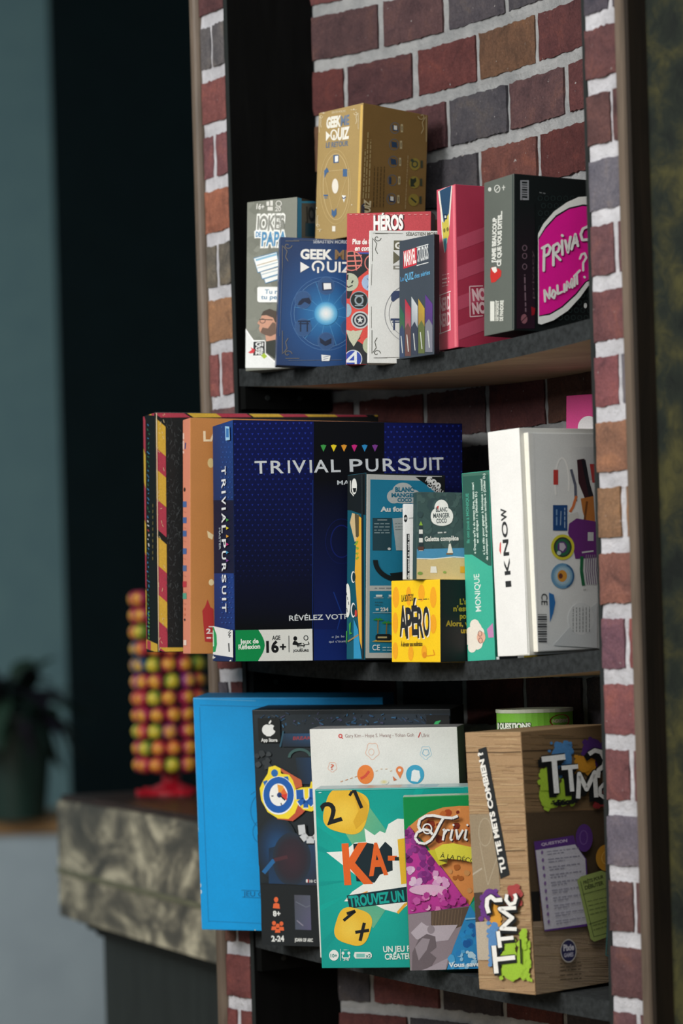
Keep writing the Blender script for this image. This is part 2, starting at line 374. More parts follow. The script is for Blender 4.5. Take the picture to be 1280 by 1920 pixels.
class Face:
    def __init__(s, box, O, U, V, N, w, h):
        s.b, s.O, s.U, s.V, s.N, s.w, s.h = box, O, U, V, N, w, h; s.e = .00008
    def px(s, x, y):
        d = ray(x, y); Mi = s.b.Mi; o = Mi @ CAMP; d = Mi.to_3x3() @ d
        t = (s.O-o).dot(s.N)/d.dot(s.N); p = o+d*t-s.O; return (p.dot(s.U), p.dot(s.V))
    def tri(s, pts, cols, mg=.0006):
        """clip a triangle (2D, with colours) to the face and add it"""
        poly = [(p[0], p[1], c) for p, c in zip(pts, cols)]
        for ax, lim, sg in ((0, mg, 1), (0, s.w-mg, -1), (1, mg, 1), (1, s.h-mg, -1)):
            out = []
            for i in range(len(poly)):
                a, b = poly[i-1], poly[i]; da, db = (a[ax]-lim)*sg, (b[ax]-lim)*sg
                if (da < 0) != (db < 0):
                    t = da/(da-db); out.append((a[0]+(b[0]-a[0])*t, a[1]+(b[1]-a[1])*t, tuple(x+(y-x)*t for x, y in zip(a[2], b[2]))))
                if db >= 0: out.append(b)
            poly = out
            if len(poly) < 3: return
        ar = sum(poly[i-1][0]*poly[i][1]-poly[i][0]*poly[i-1][1] for i in range(len(poly)))
        if abs(ar) < 1e-12: return
        if ar < 0: poly = poly[::-1]
        k = len(s.b.V); 
        for p in poly: s.b.V.append(s.O+s.U*p[0]+s.V*p[1]+s.N*s.e)
        s.b.Fc.append(list(range(k, k+len(poly)))); s.b.C.append([p[2] for p in poly])
    cyc = None; lock = False
    def up(s):
        if s.lock: return
        if s.cyc is not None: s.n += 1; s.e = s.cyc+.00001*(s.n % 40)
        else: s.e += .000013
    def many(s, on, lock=False):
        if lock:
            if on: s.up()
            s.lock = on
        elif on: s.cyc = s.e+.00001; s.n = 0
        else: s.e = s.cyc+.00042; s.cyc = None
    def p2(s, pts, col):
        """polygon in face metres"""
        s.up(); c = hx(col) if isinstance(col, str) else col
        if len(pts) == 4 or len(pts) > 4:
            v3 = [Vector((p[0], p[1], 0)) for p in pts]
            for t in tessellate_polygon([v3]): s.tri([pts[i] for i in t], [c]*3)
        else: s.tri(pts, [c]*3)
    def p(s, pts, col): s.p2([s.px(*q) for q in pts], col)
    def rect(s, x0, y0, x1, y1, col, sl=0.0):
        s.p([(x0, y0), (x1, y0+sl*(x1-x0)), (x1, y1+sl*(x1-x0)), (x0, y1)], col)
    def fill(s, u0, v0, u1, v1, col):
        """part of the face in 0..1 coordinates"""
        s.p2([(u0*s.w, v0*s.h), (u1*s.w, v0*s.h), (u1*s.w, v1*s.h), (u0*s.w, v1*s.h)], col)
    def ring_pts(s, cx, cy, rx, ry, n=28, a0=0, a1=math.tau):
        return [(cx+rx*math.cos(a0+(a1-a0)*i/n), cy+ry*math.sin(a0+(a1-a0)*i/n)) for i in range(n if a1-a0 > 6.28 else n+1)]
    def circ(s, cx, cy, rx, ry, col, n=28): s.p(s.ring_pts(cx, cy, rx, ry, n), col)
    def arc(s, cx, cy, rx, ry, wpx, col, a0=0, a1=math.tau, n=32):
        s.up(); c = hx(col) if isinstance(col, str) else col
        for i in range(n):
            q = []
            for t, k in ((i, 1), (i+1, 1), (i+1, -1), (i, -1)):
                a = a0+(a1-a0)*t/n; q.append(s.px(cx+(rx+k*wpx/2)*math.cos(a), cy+(ry+k*wpx/2)*math.sin(a)))
            s.tri([q[0], q[1], q[2]], [c]*3); s.tri([q[0], q[2], q[3]], [c]*3)
    def line(s, pts, wpx, col):
        s.up(); c = hx(col) if isinstance(col, str) else col
        for (x0, y0), (x1, y1) in zip(pts, pts[1:]):
            dx, dy = x1-x0, y1-y0; n = math.hypot(dx, dy) or 1; ox, oy = -dy/n*wpx/2, dx/n*wpx/2
            q = [s.px(x0+ox, y0+oy), s.px(x1+ox, y1+oy), s.px(x1-ox, y1-oy), s.px(x0-ox, y0-oy)]
            s.tri([q[0], q[1], q[2]], [c]*3); s.tri([q[0], q[2], q[3]], [c]*3)
    def grad(s, quad, cols, n=6):
        """bilinear colour wash over four pixel corners (tl, tr, br, bl)"""
        s.up(); cs = [hx(c) if isinstance(c, str) else c for c in cols]; q = [s.px(*p) for p in quad]
        def at(vals, u, v): return tuple((a*(1-u)+b*u)*(1-v)+(d*(1-u)+e*u)*v for a, b, e, d in zip(*vals))
        for i in range(n):
            for j in range(n):
                uv = [(i/n, j/n), ((i+1)/n, j/n), ((i+1)/n, (j+1)/n), (i/n, (j+1)/n)]
                P = [at(q, *x) for x in uv]; K = [at(cs, *x) for x in uv]
                s.tri([P[0], P[1], P[2]], [K[0], K[1], K[2]]); s.tri([P[0], P[2], P[3]], [K[0], K[2], K[3]])
    def glow(s, cx, cy, rx, ry, stops, n=30):
        """round colour wash: stops = [(radius fraction, colour)...] from the centre out"""
        s.up()
        st = [(r, hx(c) if isinstance(c, str) else c) for r, c in stops]
        for (r0, c0), (r1, c1) in zip(st, st[1:]):
            for i in range(n):
                a, b = math.tau*i/n, math.tau*(i+1)/n
                P = [s.px(cx+rx*r*math.cos(t), cy+ry*r*math.sin(t)) for r, t in ((r0, a), (r1, a), (r1, b), (r0, b))]
                s.tri([P[0], P[1], P[2]], [c0, c1, c1]); s.tri([P[0], P[2], P[3]], [c0, c1, c0])
    def blobs(s, poly, n, cols, r0, r1, seed, sq=1.0):
        own = s.cyc is None
        if own: s.many(True)
        rnd = random.Random(seed); xs = [p[0] for p in poly]; ys = [p[1] for p in poly]; cs = [hx(c) for c in cols]; k = 0
        while k < n:
            x, y = rnd.uniform(min(xs), max(xs)), rnd.uniform(min(ys), max(ys)); ins = False
            for i in range(len(poly)):
                a, b = poly[i-1], poly[i]
                if (a[1] > y) != (b[1] > y) and x < (b[0]-a[0])*(y-a[1])/(b[1]-a[1])+a[0]: ins = not ins
            k += 1
            if not ins: continue
            r = rnd.uniform(r0, r1); m_ = 9; an = rnd.uniform(0, 6)
            s.p([(x+r*sq*math.cos(an+t*math.tau/m_)*rnd.uniform(.7, 1.1), y+r*math.sin(an+t*math.tau/m_)*rnd.uniform(.7, 1.1)) for t in range(m_)], rnd.choice(cs))
        if own: s.many(False)
    def tx(s, txt, x0, y0, x1, y1, hp, col, bold=0.0, shear=0.0, out=None, outw=.05, flat=False):
        """lettering: baseline from (x0,y0) to (x1,y1) in pixels, capital height hp pixels"""
        global CAP
        if CAP is None:
            g = glyphs('H', 0); CAP = max(p[1] for p in g[0])
        if out: s.tx(txt, x0, y0, x1, y1, hp, out, bold+outw, shear)
        a, b = Vector(s.px(x0, y0)), Vector(s.px(x1, y1)); U = (b-a); ln = U.length; U.normalize(); V = Vector((-U.y, U.x))
        dx, dy = x1-x0, y1-y0; n = math.hypot(dx, dy); c = Vector(s.px(x0+dy/n*hp, y0-dx/n*hp))
        hm = abs((c-a).dot(V))
        v, t, mn, mx = glyphs(txt, bold); v0, t0, mn0, mx0 = glyphs(txt, 0)
        kx = ln/(mx0-mn0); ky = hm/CAP; s.up(); cc = hx(col) if isinstance(col, str) else col
        P = [a+U*((p[0]-mn0)*kx+p[1]*ky*shear)+V*(p[1]*ky) for p in v]
        for tr in t: s.tri([tuple(P[i]) for i in tr], [cc]*3)
    def greek(s, x0, y0, x1, y1, hp, col, seed=0, gap=.25):
        """a line of print too small to read: word-length dashes"""
        rnd = random.Random(seed+int(x0*7+y0)); n = math.hypot(x1-x0, y1-y0); t = 0
        while t < n:
            wl = rnd.uniform(1.2, 4.2)*hp; e = min(t+wl, n)
            s.line([(x0+(x1-x0)*t/n, y0+(y1-y0)*t/n), (x0+(x1-x0)*e/n, y0+(y1-y0)*e/n)], hp*.62, col); t = e+hp*.7
    def scroll(s, x, y, sx, sy, col, wpx=1.2):
        """corner flourish"""
        pts = [(x+sx*(.5+(.42-.045*i)*math.cos(i*.75)), y+sy*(.42+(.40-.043*i)*math.sin(i*.75)*.9)) for i in range(9)]
        s.line(pts, wpx, col); s.line([(x+sx*.1, y+sy*.5), (x+sx*.45, y+sy*.95), (x+sx*.3, y+sy*1.5), (x+sx*.55, y+sy*1.9)], wpx, col)
        s.line([(x+sx*.3, y), (x+sx*1.6, y)], wpx*.8, col); s.line([(x, y+sy*.4), (x, y+sy*2.6)], wpx*.8, col)
G1, G2, G3 = 'games on the top shelf', 'games on the middle shelf', 'games on the bottom shelf'
# ================================================================ TOP SHELF
# grey joke-card box
b = Box('card_game_box', (557, 369), (554, 690), 2.935, 55, left=461.5, wd=.05, base='#5c5f58', cols={'L': '#7f8278', 'F': '#1d2022'})
f = b.L
f.blobs([(463, 370), (556, 370), (553, 688), (462, 688)], 60, ['#787b71', '#84877d', '#74776d', '#898c82'], 6, 16, 3)
f.tx('16+', 481, 392, 495, 393, 10, '#e4e4df', .02); f.rect(500, 378, 505, 386, '#d8d8d2'); f.rect(507, 376, 512, 386, '#d8d8d2'); f.rect(502, 388, 512, 395, '#d8d8d2')
f.arc(523, 382, 5, 5, 1.6, '#d8d8d2'); f.tx('20', 516, 396, 527, 396, 8, '#d8d8d2', .02)
for q, (t, x0, x1, y, hh, cl) in enumerate((('JOKES', 480, 532, 433, 27, '#8b8d86'), ('PAPA', 491, 536, 461, 25, '#4f8db8'))):
    f.tx(t, x0, y, x1, y-1, hh, cl, .03, out='#eceee9', outw=.10)
f.p([(479, 431), (490, 431), (490, 447), (479, 446)], '#eef2f4'); f.tx('DE', 480, 444, 489, 444, 9, '#3f87b5', .04)
for k, (x, y) in enumerate(((490, 492), (484, 484), (476, 472))):
    f.p([(x, y+12), (x+44, y), (x+48, y+28), (x+8, y+40)], '#2f7fae'); f.p([(x+.8, y+13), (x+43, y+1.5), (x+47, y+26.5), (x+8.5, y+38.5)], '#eef0ee')
    f.line([(x+4, y+16), (x+43, y+5)], 4, '#86b7d2'); f.line([(x+6, y+26), (x+45, y+15)], 1.5, '#b9a786'); f.line([(x+7, y+31), (x+46, y+20)], 1.5, '#9db6c4')
f.p([(483, 540), (486, 538), (553, 538), (553, 567), (486, 567), (483, 564)], '#f0f2f0')
f.tx('Tu ris', 497, 551, 528, 551, 8, '#5f88a8', .02); f.tx('tu perds', 490, 561, 538, 561, 8, '#5f88a8', .02)
# bearded person in profile with glasses
f.p([(493, 588), (500, 582), (512, 582), (519, 590), (521, 605), (518, 625), (523, 641), (500, 641), (498, 627), (489, 624), (486, 616), (488, 610), (483, 606), (490, 596)], '#c9977f')
f.p([(490, 592), (494, 584), (506, 579), (519, 584), (522, 600), (517, 606), (513, 596), (500, 591)], '#4a4038')
f.p([(493, 614), (503, 616), (512, 604), (518, 607), (518, 626), (508, 631), (497, 628), (489, 623)], '#6e574a')
f.line([(487, 599), (512, 600)], 1.4, '#34302e'); f.arc(493, 602, 5, 4, 1.2, '#34302e')
f.p([(496, 641), (522, 636), (540, 648), (540, 690), (498, 660)], '#30352f')
f.p([(460, 616), (488, 655), (530, 690), (459, 690)], '#e6e9e8'); f.line([(460, 616), (485, 652), (525, 686)], 2.5, '#fafafa')
f.p([(475, 641), (478, 638), (497, 638), (499, 641), (499, 667), (496, 669), (477, 669), (474, 666)], '#f4f6f4'); f.p([(476, 641), (497, 640), (497.5, 666), (475.5, 667)], '#23282a')
for t, y in (('Gi', 649), ('Ga', 657), ('ME', 665)): f.tx(t, 480, y, 494, y, 7, '#e6e8e6', .03)
f.p([(466, 661), (473, 656), (471, 651), (479, 656), (477, 662), (470, 663)], '#d2353d'); f.p([(490, 667), (496, 662), (502, 668), (496, 673)], '#a7c23a')
f = b.F
f.rect(557, 369, 565, 700, '#1f86bf'); f.rect(565, 377, 612, 690, '#55585a'); f.rect(565, 377, 612, 381, '#2c88b8')
f.tx('JOKES', 573, 413, 615, 416, 24, '#2c3236', .05); f.p([(572, 418), (610, 420), (610, 445), (572, 443)], '#1d4258')
b.done('grey joke card box with blue side at the left end of the top shelf', group=G1)

# blue quiz box
def quiz_face(f, ox, oy, sx, sy, ink, ink2, disk, ring, icons=True):
    pass
b = Box('card_game_box', (525, 444), (517.5, 685), 2.90, 5, wd=.105, dp=.024, base='#102448', cols={'F': '#16305c', 'L': '#2a4270', 'T': '#0c1630'})
f = b.F
f.glow(610, 588, 150, 190, [(0, '#2672ac'), (.3, '#194e8a'), (.7, '#173462'), (1, '#16305c')])
f.glow(611, 588, 62, 66, [(0, '#4ca6da'), (.45, '#226ca8'), (1, '#18447c')])
for a in range(12):
    t = a*math.pi/6+.2; f.line([(611, 588), (611+60*math.cos(t), 588+62*math.sin(t))], .8, '#4c93c8')
f.arc(611, 588, 60, 63, .9, '#5d86b4'); f.arc(611, 588, 66, 69, .9, '#4d75a8')
for i, a in enumerate((-90, -30, 30, 90, 150, 210)):
    t = math.radians(a); x, y = 611+50*math.cos(t), 588+52*math.sin(t); f.circ(x, y, 16, 17, '#3a6092'); f.circ(x, y, 14.5, 15.5, '#315586')
f.p([(603, 530), (621, 530), (622, 544), (604, 545)], '#18294c'); f.p([(606, 531), (620, 531), (621, 542), (607, 543)], '#f2f4f4')
f.p([(560, 566), (566, 560), (579, 558), (583, 566), (580, 571), (571, 566), (564, 572), (558, 572)], '#131f3c')
f.rect(558, 601, 581, 604, '#142544'); f.rect(560, 606, 579, 608, '#142544'); f.rect(562, 604, 564.5, 622, '#142544'); f.rect(574.5, 604, 577, 622, '#142544')
f.p([(599, 633), (609, 640), (621, 634), (621, 644), (610, 649), (600, 643)], '#14203a')
f.glow(611, 588, 22, 22, [(0, '#ffffff'), (.35, '#dff3fb'), (.7, '#7cc6ea'), (1, '#3a96d2')])
f.tx('SÉBASTIEN MORICARD', 587, 456, 668, 457, 6, '#c3c9d2', .015)
f.tx('GEEK', 564, 485, 620, 486, 17, '#f2f2ee', .045); f.tx('ME', 628, 486, 658, 487, 17, '#8a6f4e', .03)
f.p([(563, 491), (563, 511), (580, 501)], '#f4f4f0')
f.arc(596, 500, 10, 9.5, 3.8, '#f4f4f0', math.radians(130), math.radians(410)); f.line([(596, 501), (596, 512)], 3.6, '#f4f4f0')
f.tx('UIZ', 613, 510, 659, 511, 19, '#f4f4f0', .02)
for (x, y, a, c_) in ((529, 452, 20, 20), (529, 672, 20, -20)): f.scroll(x, y, a, c_, '#6e6a66', 1.5)
f.line([(529, 500), (524, 630)], .8, '#5e6678'); f.line([(540, 676), (640, 675)], .8, '#5e6678'); f.line([(550, 450), (640, 452)], .8, '#5e6678')
f.p([(602, 665), (619, 667), (619, 669), (617, 677), (603, 677)], '#f0f2f0'); f.line([(606, 670), (616, 668)], 1, '#1d3c72'); f.line([(606, 674), (615, 672)], 1, '#1d3c72')
b.done('dark blue quiz card box with glowing white sun emblem', M_GLOSS, group=G1)

# gold quiz box on top of it
b = Box('card_game_box', (681, 195), (673.5, 443), 2.89, 38, left=593.5, right=799, pitch=-.4, lift=.0015, base='#6f5a33', cols={'L': '#ae9461', 'F': '#836638', 'T': '#5a4a2c'})
f = b.L
f.line([(679, 197), (671, 440)], 6, '#d9b566')
f.tx('GEEK', 612, 240, 637, 236, 18, '#eceadf', .06); f.tx('ME', 639, 236, 654, 233, 17, '#6d7f98', .03)
f.p([(611, 246), (611, 265), (619, 254)], '#f0eee4'); f.arc(626, 253, 5.5, 9, 2.6, '#f0eee4'); f.line([(626, 253), (626, 263)], 2.6, '#f0eee4')
f.tx('UIZ', 633, 262, 653, 259, 20, '#f0eee4', .05); f.tx('LE RETOUR', 611, 277, 652, 273, 9, '#64768c', .03)
f.tx('SÉBASTIEN MORICARD', 622, 213, 648, 210, 4, '#e2d6b6', 0)
f.arc(630, 350, 24, 62, 1, '#d6bf8e'); f.arc(629, 350, 29, 70, .8, '#cbb27e'); f.line([(607, 322), (655, 317)], .8, '#d6bf8e'); f.line([(607, 322), (626, 408)], .7, '#d0b884'); f.line([(654, 320), (626, 408)], .7, '#d0b884')
f.circ(628.5, 349, 6, 14, '#eee8dc'); f.p([(625, 291), (635, 290), (635, 305), (625, 306)], '#47648c'); f.p([(628, 293), (634, 292), (634, 303), (628, 304)], '#f2f2ee')
f.p([(608, 320), (613, 314), (617, 322), (613, 324), (608, 334)], '#4a6b94'); f.rect(643, 317, 651, 331, '#4a6b94'); f.rect(607, 365, 615, 368, '#4a6b94'); f.rect(608, 370, 614, 372, '#6a7f92')
f.p([(641, 366), (649, 367), (645, 380)], '#f0f0ea'); f.line([(642, 370), (645, 373), (648, 369)], 1.8, '#34507c')
f.p([(622, 392), (626, 396), (631, 390), (631, 402), (626, 408), (622, 403)], '#4a6b94'); f.rect(623, 424, 629, 434, '#efeadc')
for (x, y, a, c_) in ((599, 212, 7, 14), (672, 206, -9, 14), (593, 430, 7, -14)): f.scroll(x, y, a, c_, '#e0d3b2', 1)
for x, y in ((607, 212), (664, 205), (660, 384), (594, 390), (600, 433)): f.circ(x, y, 1, 1.4, '#ece4cc', 8)
f = b.F
for i, (y, cl) in enumerate(((240, 0), (271, 1), (303, 2), (338, 3), (373, 4))):
    x = 740-i*1.7
    f.arc(x, y, 8.5, 10, 1, '#5a6f84'); f.p([(x-5, y-6), (x+5, y-4), (x+6, y+6), (x-4, y+5)] if i != 3 else [(x-6, y-6), (x-2, y-6), (x-2, y+7), (x-6, y+7)], '#27415f')
    if i in (0, 4): f.p([(x-2, y-5), (x+4, y-4), (x+4, y+4), (x-2, y+3)], '#e8e8e0')
    f.line([(x+13, y-7), (x+13, y+8)], 4, '#c2b48c'); f.line([(x+13, y-4), (x+13, y+5)], 1.4, '#55513a')
for i, y in enumerate((308, 342, 375)):
    x = 777-i*1.2; f.circ(x, y, 10, 11.5, '#928238'); f.line([(x+13, y-7), (x+13, y+7)], 4, '#3a4234')
    if i == 0: f.arc(x, y, 5, 5.5, 2.4, '#3b4634'); f.circ(x-5, y-7, 3, 3, '#3b4634')
    if i == 1: f.p([(x-7, y-8), (x-2, y-6), (x+3, y-9), (x+4, y-2), (x-1, y+3), (x+2, y+8), (x-7, y+8)], '#2c3526')
    if i == 2: f.line([(x-5, y-4), (x+5, y+5)], 3, '#2c3526')
for i, (y0, y1, x) in enumerate(((280, 372, 683), (248, 372, 688), (262, 372, 693))): f.greek(x-3, y1, x+1, y0, 3.2, '#b3a070', 5+i, .2)
for x in (701, 707, 713, 719): f.greek(x-2, 388, x, 312, 2.4, '#4f3f20', x)
f.greek(758, 392, 763, 292, 2.2, '#a8946a', 8)
f.tx('QUIZ', 691, 410, 693, 378, 12, '#d8cba4', .05); f.tx('GEEK', 680, 412, 681, 382, 9, '#39425a', .05)
for (x, y, a, c_) in ((797, 209, -17, 22),): f.scroll(x, y, a, c_, '#bfae84', 1.3)
b.done('gold quiz card box standing highest, on top of the others', M_CARD, group=G1)

# red hero box
b = Box('card_game_box', (650, 400), (648, 684), 2.832, -12, right=807, dp=.026, base='#8e3a40', cols={'F': '#b8444c', 'R': '#5c565c', 'T': '#2a1c24'})
f = b.F
f.rect(640, 474, 810, 700, '#22262a'); f.line([(645, 474), (700, 475)], 3, '#3b4e9e')
f.p([(700, 498), (672, 520), (655, 560), (646, 560), (646, 612), (656, 620), (700, 600)], '#cf4a42'); f.p([(700, 570), (670, 600), (646, 610), (646, 625), (700, 640)], '#cf4a42')
f.p([(700, 615), (668, 640), (672, 640), (700, 660)], '#cf4a42')
f.circ(659, 489, 20, 19, '#2a2a2c'); f.arc(659, 489, 19, 18, 2, '#d0766e')
for o in (-7, 7): f.line([(659+o-2, 472), (659+o*1.3, 507)], 2.6, '#d0766e')
for o in (-9, 1, 10): f.line([(641, 489+o), (678, 488+o)], 2.6, '#d0766e')
f.circ(696, 493, 13, 15, '#2a2a2c'); f.arc(696, 493, 12, 14, 2, '#d0766e')
f.circ(655, 529, 17, 17, '#aeb49f'); f.line([(652, 515), (651, 525)], 3, '#25292a'); f.line([(662, 526), (659, 531)], 2.6, '#25292a'); f.line([(646, 533), (653, 539), (661, 535)], 2.2, '#25292a')
f.circ(695, 530, 17, 16, '#9cb4d4'); f.line([(688, 522), (694, 530), (688, 540)], 1.5, '#5d7698')
f.circ(673, 563, 17, 17, '#8a98a0'); f.circ(673, 563, 15.5, 15.5, '#1c2424'); f.arc(673, 563, 7, 7.5, 3, '#8a98a0'); f.line([(665, 554), (681, 554)], 2, '#8a98a0'); f.line([(665, 573), (681, 573)], 2, '#8a98a0')
f.circ(650, 582, 9, 13, '#8fa6b4')
for r, cl in ((17, '#b4b8ba'), (14, '#2a3038'), (11, '#b4b8ba'), (8, '#2a3038')): f.circ(675, 600, r, r*.97, cl)
f.p([(675+(6.5 if i % 2 == 0 else 2.8)*math.sin(i*math.pi/5), 600-(6.5 if i % 2 == 0 else 2.8)*math.cos(i*math.pi/5)) for i in range(10)], '#c4c8c8')
f.p([(648, 618), (658, 621), (662, 619), (666, 621), (680, 618), (673, 634), (663, 650), (655, 638)], '#b8baa4')
f.circ(694, 648, 14, 16, '#aeb89c')
f.circ(662, 673, 17, 17, '#c8ccd4'); f.circ(662, 673, 15.5, 15.5, '#2f46a0'); f.p([(666, 658), (669, 658), (669, 688), (665, 688), (665, 680), (648, 680), (648, 676)], '#d4d8dc'); f.p([(664, 666), (664, 676), (654, 676)], '#2f46a0')
f.tx('HÉROS', 703, 432, 757, 430, 27, '#3a1c20', .04); f.tx('HÉROS', 701, 431, 755, 429, 25, '#f2f0ee', .05)
f.tx('Plus de 800', 661, 458, 705, 458, 9.5, '#f0e8e6', .035); f.tx('en compétition', 665, 470, 725, 470, 9, '#f0e8e6', .035, shear=.15)
for i in range(14): f.line([(655+i*11, 402.5), (660+i*11, 402.6)], .8, '#dca09c')
b.done('red card box with round emblems behind the white box', M_KRAFT, group=G1)

# white quiz box
b = Box('card_game_box', (692, 432), (688, 681), 2.785, -4, wd=.078, dp=.019, base='#d8dad8', cols={'F': '#cfd1cf', 'L': '#f0f0ee', 'T': '#c4c4c4'})
f = b.F
f.line([(692, 433), (689, 680)], 4, '#ecece8')
f.scroll(698, 438, 18, 20, '#55564f', 1.5); f.scroll(697, 671, 18, -20, '#55564f', 1.5)
f.line([(699, 437), (755, 438)], .8, '#6b6c66'); f.line([(697, 495), (696, 535)], .8, '#6b6c66'); f.line([(696, 575), (696, 615)], .8, '#6b6c66'); f.line([(700, 671), (750, 670)], .8, '#6b6c66')
f.tx('SÉBASTIEN MORICARD', 761, 442, 840, 441, 6, '#6e6e66', .015)
f.rect(738, 451, 760, 469, '#5c5a46'); f.tx('G', 741, 466, 752, 466, 11, '#d8d8d2', .05)
f.p([(737, 471), (737, 495), (752, 484)], '#5c5a46'); f.rect(737, 498, 752, 505, '#7a7a70'); f.rect(741, 500, 752, 503, '#cfd1cf')
f.arc(773, 588, 52, 55, 1, '#8c8f92', math.radians(90), math.radians(270)); f.arc(773, 588, 44, 46, .8, '#8c8f92', math.radians(90), math.radians(270))
f.p([(733, 552), (738, 546), (751, 545), (751, 556), (744, 560), (737, 566), (733, 563)], '#28385c')
f.rect(732, 597, 752, 601, '#28385c'); f.rect(735, 603, 750, 605, '#28385c'); f.rect(737, 601, 740, 619, '#28385c')
b.done('white quiz card box with dark corner scrolls', group=G1)

# dark grey quiz box turned sideways
b = Box('card_game_box', (748, 452), (748, 674), 2.755, -55, right=813.5, dp=.007, base='#15181c', cols={'F': '#3f4853', 'R': '#0c0f16', 'T': '#1c2440'})
f = b.F
f.p([(756, 471), (781, 464), (781, 496), (756, 504)], '#c83040'); f.tx('MARVEL', 758, 499, 780, 492, 25, '#f0e8e6', .03)
f.tx('STUDIOS', 783, 491, 803, 485, 24, '#dcdfe0', .02); f.line([(781, 464), (803, 458)], 1.5, '#dcdfe0'); f.line([(781, 498), (803, 492)], 1.5, '#dcdfe0')
f.tx('Le', 751, 528, 757, 526, 8, '#4d8fc0', .02); f.tx('QUIZ', 759, 527, 775, 523, 13, '#68aed8', .02); f.tx('des séries', 777, 522, 806, 514, 8, '#5aa0cc', .02)
xs = (749, 759, 771, 784, 797, 812); ys = (572, 560, 556, 560, 552, 548)
pal = (('#2c6450', '#5f6a40'), ('#b43044', '#7a7c88'), ('#c4cace', '#3c4a66'), ('#b89a3c', '#6a4a48'), ('#5c3a86', '#3a4152'))
for i in range(5):
    x0, x1 = xs[i]+.5, xs[i+1]-.8; y0 = ys[i]; yb = 670-i*2.5
    f.grad([(x0, y0), (x1, y0+18), (x1, yb), (x0, yb)], [pal[i][0], pal[i][0], pal[i][1], pal[i][1]])
    f.glow((x0+x1)/2, y0+62, 3.5, 13, [(0, '#b09070'), (1, pal[i][1])], 12); f.p([(x0, yb-52), ((x0+x1)/2, yb-62), (x1, yb-50), (x1, yb), (x0, yb)], pal[(i+2) % 5][1])
    f.line([((x0+x1)/2-2, yb-40), ((x0+x1)/2+1, yb-8)], 1.6, '#c8ccc8')
b.done('slate grey quiz box turned with its narrow front to the left', M_CARD, group=G1)

# coral box
b = Box('card_game_box', (853, 345), (858.5, 651), 2.70, 28, left=820.5, wd=.085, base='#b83c50', cols={'L': '#d0586c', 'F': '#ac3650', 'T': '#e08a94'})
f = b.L
f.line([(850, 348), (854, 650)], 4, '#e87a88')
f.p([(821, 359), (848, 345), (843, 420), (838, 455), (833, 475), (828, 440), (826, 400)], '#e8e4da'); f.p([(824, 358), (846, 347), (841, 405), (832, 420), (828, 390)], '#2c4c6c')
f.p([(828, 415), (832, 418), (841, 400), (842, 440), (838, 452), (831, 452)], '#cfc052'); f.p([(831, 448), (838, 446), (837, 466), (834, 475)], '#4a9cb0'); f.circ(833, 432, 2, 4, '#7a7438'); f.circ(839, 430, 2, 4, '#7a7438')
f.rect(832, 402, 838, 411, '#1e2c44'); f.rect(833.5, 404, 836.5, 409, '#c8d0d2')
f.line([(824, 554), (845, 546)], 1.8, '#f0d8da'); f.line([(824, 626), (845, 618)], 1.8, '#f0d8da')
for (y) in (582, 612): f.tx('NERD', 825, y+2, 844, y-4, 22, '#f2c8ce', .03)
f.p([(824, 557), (826, 556), (827, 624), (825, 625)], '#f0d0d4'); f.p([(842, 550), (844, 549), (845, 617), (843, 618)], '#f0d0d4')
for y in (516, 524, 531, 537): f.greek(829, y, 842, y-3, 4 if y in (524, 531) else 2, '#f0c8cc', y)
f = b.F
for i in range(4):
    y = 446+i*56; f.p([(853, y), (912, y-22), (912, y+4), (853, y+26)], '#c0506a')
f.line([(905, 536), (880, 537), (881, 594), (905, 592)], 2, '#ecc6cc')
f.tx('NO', 887, 563, 911, 561, 20, '#f0ccd2', .06); f.tx('NO', 887, 588, 911, 586, 19, '#f0ccd2', .06)
b.done('coral red card box beside the grey and black box', group=G1)

# grey and black party box
b = Box('party_game_box', (963, 325), (963, 619), 2.61, 26, left=907, wd=.13, base='#15191a', cols={'L': '#646a64', 'F': '#14191a', 'T': '#24282a', 'R': '#14191a'})
f = b.L
f.line([(961, 327), (961, 617)], 2, '#3a4443'); f.line([(908, 331), (961, 326)], 1.5, '#8a8c80')
f.circ(918, 355, 3.2, 4, '#cfd2cc'); f.arc(932, 354, 5, 6.5, 1.6, '#cfd2cc'); f.line([(928, 358), (936, 350)], 1.4, '#cfd2cc'); f.line([(941, 352), (947, 351)], 1.8, '#cfd2cc'); f.line([(944, 347), (944, 357)], 1.4, '#cfd2cc')
f.tx("J'AIME BEAUCOUP", 929, 492, 931, 408, 7, '#e4e6e0', .05); f.tx('CE QUE VOUS DITES...', 939, 498, 941, 396, 7, '#e4e6e0', .05)
f.p([(920, 503), (924, 500), (929, 505), (934, 503), (940, 508), (939, 518), (928, 529), (921, 530), (919, 518)], '#c8332e'); f.p([(921, 502), (930, 500), (932, 508), (928, 512), (924, 509)], '#ece8e0')
f.rect(919, 565, 927, 602, '#e2e4dc'); f.tx('LE SECRET', 934, 601, 935, 563, 5.5, '#e2e4dc', .05); f.tx('DE PANDORE', 943, 601, 944, 563, 6, '#e2e4dc', .05); f.line([(930, 602), (931, 566)], 3, '#b8bab2')
f = b.F
f.rect(975, 338, 991, 375, '#8a8c92'); 
for i in range(7): f.line([(978, 342+i*4.5), (988, 342.6+i*4.5)], 2 if i % 3 else 3.4, '#1c2022')
f.tx('CE', 988, 385, 988, 396, 9, '#6a6068', .02)
for y in (408, 422, 437): f.arc(984, y, 4, 5, 1.2, '#5c545c')
f.line([(978, 370), (990, 590)], .8, '#241820')
f.grad([(968, 380), (1002, 380), (1002, 616), (968, 616)], ['#14191a', '#14191a', '#2c1826', '#2a1622'])
for y in (465, 480, 500): f.arc(983, y, 4, 5, 1.3, '#77606c')
